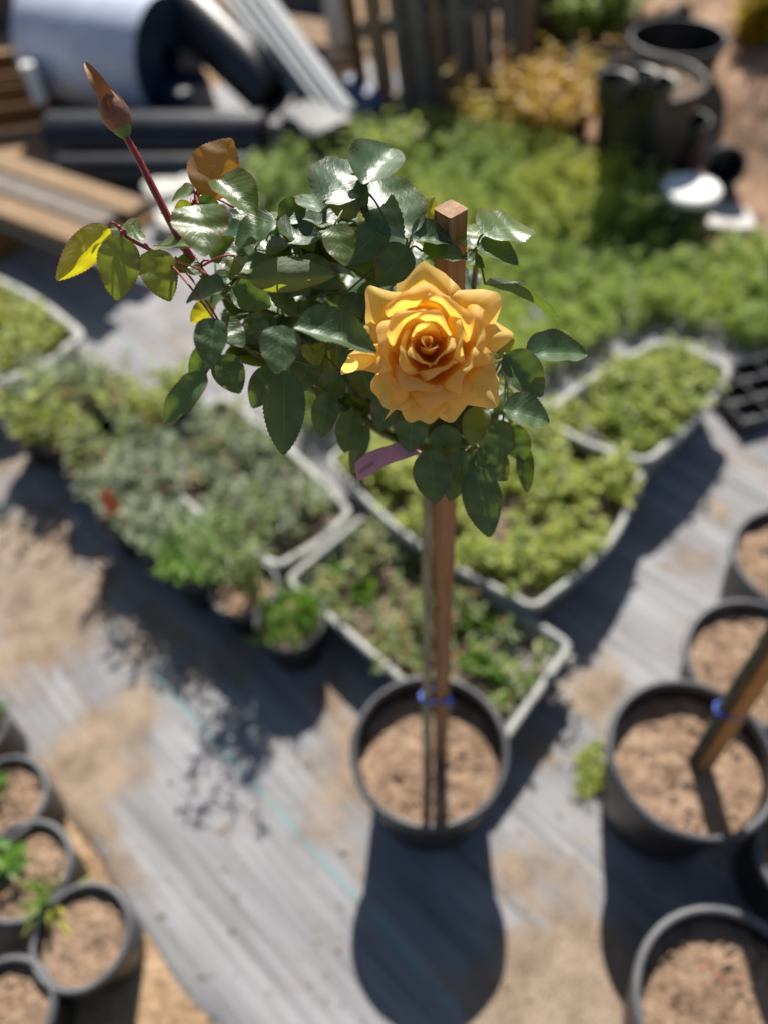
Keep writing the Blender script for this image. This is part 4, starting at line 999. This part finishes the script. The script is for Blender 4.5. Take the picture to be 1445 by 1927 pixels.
for (bx, by), (tx, ty), wpx, fc, mk, sh, off in TR:
    d0 = front(by) + off; B = P(bx, by, d0); view = (CAM - B).normalized()
    lpx = math.hypot(tx - bx, ty - by) * d0 / FPX
    if fc in 'um':
        droop = .25 if fc == 'u' else .5
        dr = ray(tx, ty); dt = (B.z - droop * lpx - CAM.z) / dr.z; lim = .030
        dt = max(d0 - lim, min(d0 + lim, dt))
    else: dt = d0 + .006
    T = P(tx, ty, dt); y = (T - B).normalized()
    fv = {'u': UPV + view * .12, 'c': view + UPV * .25, 'm': UPV * .65 + view * .6, 'b': -(view * .8 + SUNV * -.2) + UPV * -.1, 'e': UPV * 1.0 - view * .45}[fc]
    fv = fv + Vector((rnd(-.12, .12), rnd(-.12, .12), rnd(-.1, .1)))
    z = (fv - y * fv.dot(y)).normalized(); L = (T - B).length
    wm = wpx * d0 / FPX / max(.5, abs(z.dot(view))); wm = min(wm, L * .86)
    put_leaf(B, T, fv, wm, MATS[mk], sh); leaf_bases.append(B)

# ---- branches
N0 = tp[-1]
BR = {'a': [N0, P(715, 770, .69), P(580, 650, .64), P(450, 575, .60), P(388, 524, .572)],
      'b': [N0, P(730, 720, .69), P(650, 570, .65), P(620, 440, .61), P(610, 384, .575)],
      'c': [N0, P(775, 740, .69), P(772, 580, .64), P(766, 455, .58)],
      'd': [N0, P(880, 760, .69), P(935, 700, .65), P(955, 668, .60)],
      'e': [N0, P(872, 650, .70), P(893, 520, .63), P(894, 468, .56)],
      'f': [N0, P(620, 750, .69), P(510, 690, .63), P(415, 610, .59), P(400, 640, .59)],
      'g': [N0, P(850, 850, .72), P(900, 842, .66)],
      'h': [N0, P(690, 800, .70), P(660, 770, .67)],
      'i': [P(620, 440, .61), P(560, 430, .585), P(520, 414, .57)],
      'j': [P(610, 400, .59), P(680, 390, .57), P(684, 350, .55)]}
branches = []
for key, pts in BR.items():
    c = catmull(pts, 8); r0 = .0042 if len(pts) > 3 else .003
    branches.append((c, [r0 * (1 - .62 * i / (len(c) - 1)) for i in range(len(c))], MB()))
shoot = catmull([P(388, 524, .572), P(352, 472, .56), P(330, 434, .553), P(292, 360, .545), P(262, 300, .54), P(237, 256, .535)], 8)
shoot_r = [.0032 - .0008 * i / (len(shoot) - 1) for i in range(len(shoot))]
twig = catmull([P(336, 446, .555), P(352, 402, .552), P(374, 368, .548)], 6)
lspray = catmull([P(376, 512, .568), P(330, 492, .553), P(280, 468, .536), P(240, 446, .525), P(222, 424, .52)], 6)
extra = [(shoot, shoot_r, MB(), 'red_stem'), (twig, [.0017] * len(twig), MB(), 'red_stem'), (lspray, [.0014] * len(lspray), MB(), 'red_stem')]
allb = [(c, r, m, 'green_stem') for c, r, m in branches] + extra
POLY = [(372, 560), (400, 430), (470, 410), (560, 390), (690, 400), (790, 440), (890, 480), (925, 600), (965, 690), (985, 790), (960, 860), (900, 880), (800, 880), (740, 800), (640, 770), (540, 730), (430, 690), (375, 650)]
nf = 0; tries = 0
while nf < 195 and tries < 9000:
    tries += 1
    c, r, m = random.choice(branches[:9]); i = random.randrange(len(c) // 4, len(c))
    p = c[i] + Vector((rnd(-.035, .035), rnd(-.02, .045), rnd(-.035, .035)))
    a = rnd(0, 6.28); d = Vector((math.cos(a), math.sin(a), rnd(-.75, .35))).normalized(); L = rnd(.030, .050)
    q = p + d * L
    px, py, pz = proj(p); qx, qy, qz = proj(q)
    if not (inpoly(px, py, POLY) and inpoly(qx, qy, POLY)): continue
    if pz < front(py) + .012 or qz < front(qy) + .008: continue
    if math.hypot(px - 815, py - 645) < 150 and pz < .66: continue
    fv = Vector((rnd(-.5, .5), rnd(-.5, .5), 1))
    put_leaf(p, q, fv, L * rnd(.62, .8), random.choice(['leaf', 'leaf', 'leaf', 'leaf_mid']), random.randrange(8)); leaf_bases.append(p); nf += 1
def petiole(mb, a, b, r):
    m = (a + b) / 2 + Vector((0, 0, .004)); mb.tube(catmull([a, m, b], 4), [r * 1.2] * 3 + [r] * 6, 5)
for B in leaf_bases:
    best = min(((c[i] - B).length, k, i) for k, (c, r, m, mt) in enumerate(allb) for i in range(3, len(c), 2))
    if best[0] < .10: petiole(allb[best[1]][2], allb[best[1]][0][best[2]], B, .0008)
for c, r, m, mt in allb:
    m.tube(c, r, 9)
    if mt == 'red_stem':
        for k in range(70 if c is shoot else 14):      # fine bristles
            i = random.randrange(2, len(c) - 1); a = Vector((rnd(-1, 1), rnd(-1, 1), rnd(-.6, .6))).normalized(); p = c[i].lerp(c[i - 1], rnd(0, 1)) + a * r[i] * .7
            m.tube([p, p + a * rnd(.0012, .0026)], [.00045, .0001], 4)
    m.build('shoot' if mt == 'red_stem' else 'branch', M[mt], rose, angle=180)

# ---- bud at the tip of the red shoot
bb = shoot[-1]; bt = P(186, 148, .520); btip = P(160, 117, .515)
bax = (bt - bb).normalized(); bu = (CAM - bb).normalized(); bu = (bu - bax * bu.dot(bax)).normalized(); bv = bax.cross(bu); BL = (bt - bb).length
bud = bpy.data.objects.new('bud', None); COL.objects.link(bud); bud.location = bb; bud.parent = rose; bud.matrix_parent_inverse = PINV(rose)
def brg(t, rr, n=20, sq=0): return [bb + bax * BL * t + (bu * math.cos(2 * math.pi * i / n) + bv * math.sin(2 * math.pi * i / n)) * rr * (1 + sq * math.cos(5 * 2 * math.pi * i / n)) for i in range(n)]
M['sepal'] = simple('bud_sepal', (.13, .045, .035), (.23, .10, .055), 70, .5, .4, .001)
M['hip'] = simple('bud_hip', (.07, .15, .03), (.13, .22, .05), 60, .45, .2, .001)
MB().loft([brg(t, r) for t, r in ((-.03, .0022), (.02, .0040), (.10, .0062), (.20, .0072), (.28, .0064))], capb=True, capt=True).build('hip', M['hip'], bud, angle=180)
MB().loft([brg(t, r, 20, .03) for t, r in ((.18, .0060), (.28, .0090), (.40, .0092), (.55, .0080), (.72, .0054), (.88, .0028), (1.0, .0008))], capt=True).build('petal_cone', M['petal'], bud, angle=180)
for k in range(5):
    a0 = 2 * math.pi * k / 5 + .5; rows = []
    long = k in (0, 4)
    for i in range(17):
        t = .16 + (.84 if not long else .95) * i / 16; s = i / 16
        rr = np.interp(t, [.16, .28, .42, .58, .74, .88, 1.0, 1.2], [.0074, .0094, .0100, .0088, .0062, .0038, .0022, .0018])
        hw = (.75 * (1 - s) ** .55 + .05) * (.9 if i else .7) + (.03 if i % 4 == 1 else 0)
        row_ = []
        for j in range(7):
            g = a0 + hw * (-1 + j / 3); row_.append(bb + bax * BL * t + (bu * math.cos(g) + bv * math.sin(g)) * rr)
        rows.append(row_)
    MB().loft(rows, closed=False).build('sepal', M['sepal'], bud, angle=180)
# long leafy sepal tip
rows = []
M['sepal_tip'] = simple('sepal_tip', (.30, .10, .03), (.48, .19, .05), 60, .5, .3, .001)
s0 = bb + bax * BL * .60 + bu * .0050
for i in range(13):
    s = i / 12; p = s0.lerp(btip, s) + bu * (.004 * math.sin(s * 3.1)); hw = .0042 * (1 - s) ** .7 + .0009 + .0012 * math.sin(s * 3.1) 
    sd_ = (btip - s0).normalized().cross(bu); rows.append([p + sd_ * hw * (-1 + j / 2) + bu * .0012 * abs(-1 + j / 2) for j in range(5)])
MB().loft(rows, closed=False).build('sepal_tip', M['sepal_tip'], bud, angle=180)

# ================================================================== FLOWER
random.seed(29); FSC = .90; FC = P(814, 638, .500); fview = (CAM - FC).normalized()
fz = (fview + UPV * .42).normalized(); fx = (rt - fz * rt.dot(fz)).normalized(); fy = fz.cross(fx)
FM = Matrix((fx, fy, fz)).transposed().to_4x4(); FM.translation = FC
flower = bpy.data.objects.new('flower', None); COL.objects.link(flower); flower.location = FC; flower.parent = rose; flower.matrix_parent_inverse = PINV(rose)
flower['label'] = 'large open yellow-orange rose bloom'
def petal(az, r, zt, W, wrap, base=-.034, belly=1.12, neck=.94, curl=.004, tuck=.12, point=.4, wav=.001, tilt=0.0, sq=2.4, NR=24, MC=20, out=1.0, fall=.30):
    """one petal: rises from the receptacle, bellies out to r and ends in a lip at height zt that curls outwards;
    one margin is tucked under its neighbour, the other lies over the next"""
    az = R(az); vs = []; uv = []; fs = []; ph = rnd(0, 6.28)
    ctrl = [(.002, base), (r * belly, base + .005), (r * neck, zt - (zt - base) * .28), (r * out, zt)]
    for i in range(NR + 1):
        t = i / NR
        for j in range(MC + 1):
            v = -1 + 2 * j / MC
            te = max(0, t * (1 - fall * abs(v) ** sq + point * max(0, 1 - abs(v) * 1.6) ** 1.3 * .10))
            c0, c1, c2, c3 = (1 - te) ** 3, 3 * te * (1 - te) ** 2, 3 * te * te * (1 - te), te ** 3
            rr = c0 * ctrl[0][0] + c1 * ctrl[1][0] + c2 * ctrl[2][0] + c3 * ctrl[3][0]
            z = c0 * ctrl[0][1] + c1 * ctrl[1][1] + c2 * ctrl[2][1] + c3 * ctrl[3][1]
            hw = W * (.20 + .80 * math.sin(min(1, t / .70) * math.pi / 2))
            e = max(0, (t - .74) / .26)                                     # the lip
            cl = curl * (1 + .5 * math.sin(v * 3 + ph) + 0.7 * max(0, abs(v) - .5))
            rr += cl * e * e * 1.25; z -= cl * e ** 3 * .95
            rr *= 1 + tuck * v * min(1, t * 1.6)
            m = max(0, abs(v) - .62) / .38                                   # side margins turn back a little
            rr += cl * .55 * m * m * t; z += tilt * v * t
            z += wav * (math.sin(v * 4.3 + ph) * t * t + .5 * math.sin(v * 9.1 + ph * 2.3) * t ** 3)
            rr += wav * .8 * math.sin(v * 6.7 + ph * 1.7) * t * t
            s = v * hw; psi = s / wrap
            x = rr - wrap + wrap * math.cos(psi); y = wrap * math.sin(psi)
            ca_, sa_ = math.cos(az), math.sin(az)
            vs.append(FM @ (Vector((x * ca_ - y * sa_ - .003, x * sa_ + y * ca_ - .001, z)) * FSC)); uv.append((.5 + v / 2, t))
    n = MC + 1
    for i in range(NR):
        for j in range(MC): fs.append((i * n + j, i * n + j + 1, i * n + n + j + 1, i * n + n + j))
    me = bpy.data.meshes.new('petal'); me.from_pydata([tuple(p) for p in vs], [], fs); me.update()
    ul = me.uv_layers.new(name='UVMap')
    for lp_ in me.loops: ul.data[lp_.index].uv = uv[lp_.vertex_index]
    me.polygons.foreach_set('use_smooth', [True] * len(fs)); me.materials.append(M['petal'])
    o = link('petal', me, flower)
    return o
# heart: rolled petals
petal(40, .0024, .001, .0085, .0030, curl=.0006, tuck=.25, wav=.0003, NR=16, MC=14)
petal(190, .0036, .004, .0090, .0042, curl=.001, tuck=.22, wav=.0004, NR=16, MC=14)
petal(285, .0058, .002, .0110, .0062, curl=.0015, tuck=.18, wav=.0006, tilt=.001)
# inner whorl, spiralling outwards
for az, r_, zt, W_, cu, tk in ((112, .0105, .005, .0135, .0022, .16), (228, .0120, .001, .0150, .0034, .18), (340, .0135, .001, .0145, .0030, .16), (72, .0165, .006, .0185, .0030, .15),
                               (200, .0185, .001, .0190, .0036, .15), (300, .0200, -.003, .0180, .0042, .14), (12, .0225, .002, .0200, .0040, .13), (140, .0235, .004, .0220, .0044, .13)):
    petal(az, r_, zt, W_, r_ * 1.12, curl=cu, tuck=tk, wav=.0010, tilt=rnd(-.0015, .0015), point=.2)
# middle whorl
for az, r_, zt, W_, cu in ((252, .0275, -.007, .0230, .006), (58, .0300, .001, .0270, .005), (330, .0310, -.006, .0230, .006), (178, .0305, -.003, .0240, .006),
                           (105, .0350, -.002, .0270, .006), (285, .0350, -.013, .0260, .008), (15, .0370, -.007, .0250, .007), (218, .0355, -.011, .0220, .008)):
    petal(az, r_, zt, W_, r_ * 1.15 + .002, base=-.036, curl=cu, tuck=.10, wav=.0018, tilt=rnd(-.002, .002), point=.15, sq=3.0)
# outer petals laid open
for az, r_, zt, W_, cu, pt in ((93, .053, -.012, .0235, .006, 1.6), (133, .049, -.013, .0215, .007, 1.0), (38, .050, -.013, .0250, .007, 1.4), (8, .047, -.018, .0220, .008, .6), (316, .049, -.018, .0245, .009, .8),
                               (345, .043, -.024, .0200, .006, .4), (263, .055, -.020, .0200, .003, -1.0), (232, .050, -.018, .0225, .005, .4), (186, .049, -.009, .0090, .010, 1.0), (160, .043, -.018, .0200, .008, .5), (66, .046, -.020, .0200, .006, .5), (290, .047, -.027, .0230, .005, .3)):
    petal(az, r_, zt, W_, .040, base=-.038, belly=.62, neck=.80, curl=cu, tuck=.05, point=pt, wav=.0018, tilt=rnd(-.002, .002), sq=2.3, fall=.40)
# receptacle and sepals behind the bloom
rc = FM @ Vector((0, 0, -.036)); rbk = FM @ Vector((0, -.004, -.062))
mb = MB(); mb.tube(catmull([rbk, rbk.lerp(rc, .4), rc], 4), [.0035, .004, .0052, .0064, .0075, .008, .0078, .007, .006], 14); mb.build('receptacle', M['green_stem'], flower, angle=180)
MB().tube(catmull([N0, P(815, 770, .68), P(818, 720, .62), rbk], 6), .0032, 9).build('pedicel', M['green_stem'], rose, angle=180)

# ================================================================== TAG
tg = thing('plant_label', 'pink paper tag lettered with the variety name, looped under the bloom', 'label', P(730, 870, .66))
TD = .605
upper = [(668, 872, .0), (684, 857, -.004), (705, 846, -.006), (728, 839, -.006), (752, 833, -.003), (772, 842, .002), (792, 849, .006)]
lower = [(672, 908, .0), (692, 897, -.004), (712, 884, -.006), (734, 873, -.006), (758, 865, -.003), (775, 859, .002), (792, 853, .006)]
U = catmull([P(x, y, TD + d) for x, y, d in upper], 4); Lw = catmull([P(x, y, TD + d) for x, y, d in lower], 4)
nrm = (CAM - P(730, 860, TD)).normalized()
rows = [[a + nrm * .00015, a.lerp(b, .5) + nrm * .0011, b + nrm * .00015, b - nrm * .00015, a.lerp(b, .5) + nrm * .0006, a - nrm * .00015] for a, b in zip(U, Lw)]
MB().loft(rows, closed=True, capb=True, capt=True).build('strip', M['tag'], tg, angle=60)
fcv = bpy.data.curves.new('lettering', 'FONT'); fcv.body = 'OREGOLD'; fcv.size = 1.0; fcv.align_x = 'CENTER'; fcv.align_y = 'CENTER'; fcv.extrude = 0.0
tmp = bpy.data.objects.new('lettering_source', fcv); COL.objects.link(tmp)
bpy.context.view_layer.update()
tme = bpy.data.meshes.new_from_object(tmp.evaluated_get(bpy.context.evaluated_depsgraph_get())); tme.name = 'lettering'
COL.objects.unlink(tmp); bpy.data.objects.remove(tmp); bpy.data.curves.remove(fcv)
ctr = P(689, 880, TD - .0045); xdir = (P(703, 871, TD - .005) - P(675, 890, TD - .003)); wl_ = xdir.length; xdir.normalize()
zdir = (nrm - xdir * nrm.dot(xdir)).normalized(); ydir = zdir.cross(xdir)
bw = max(v.co.x for v in tme.vertices) - min(v.co.x for v in tme.vertices); sc = wl_ / bw
mm = Matrix((xdir, ydir, zdir)).transposed().to_4x4()
for v in tme.vertices: v.co = ctr + mm.to_3x3() @ Vector((v.co.x * sc, v.co.y * sc * 1.25, 0)) + nrm * .0016
tme.materials.append(M['ink']); link('lettering', tme, tg)
for t in list(COL.objects):
    if 'zf' in t.keys(): del t['zf']
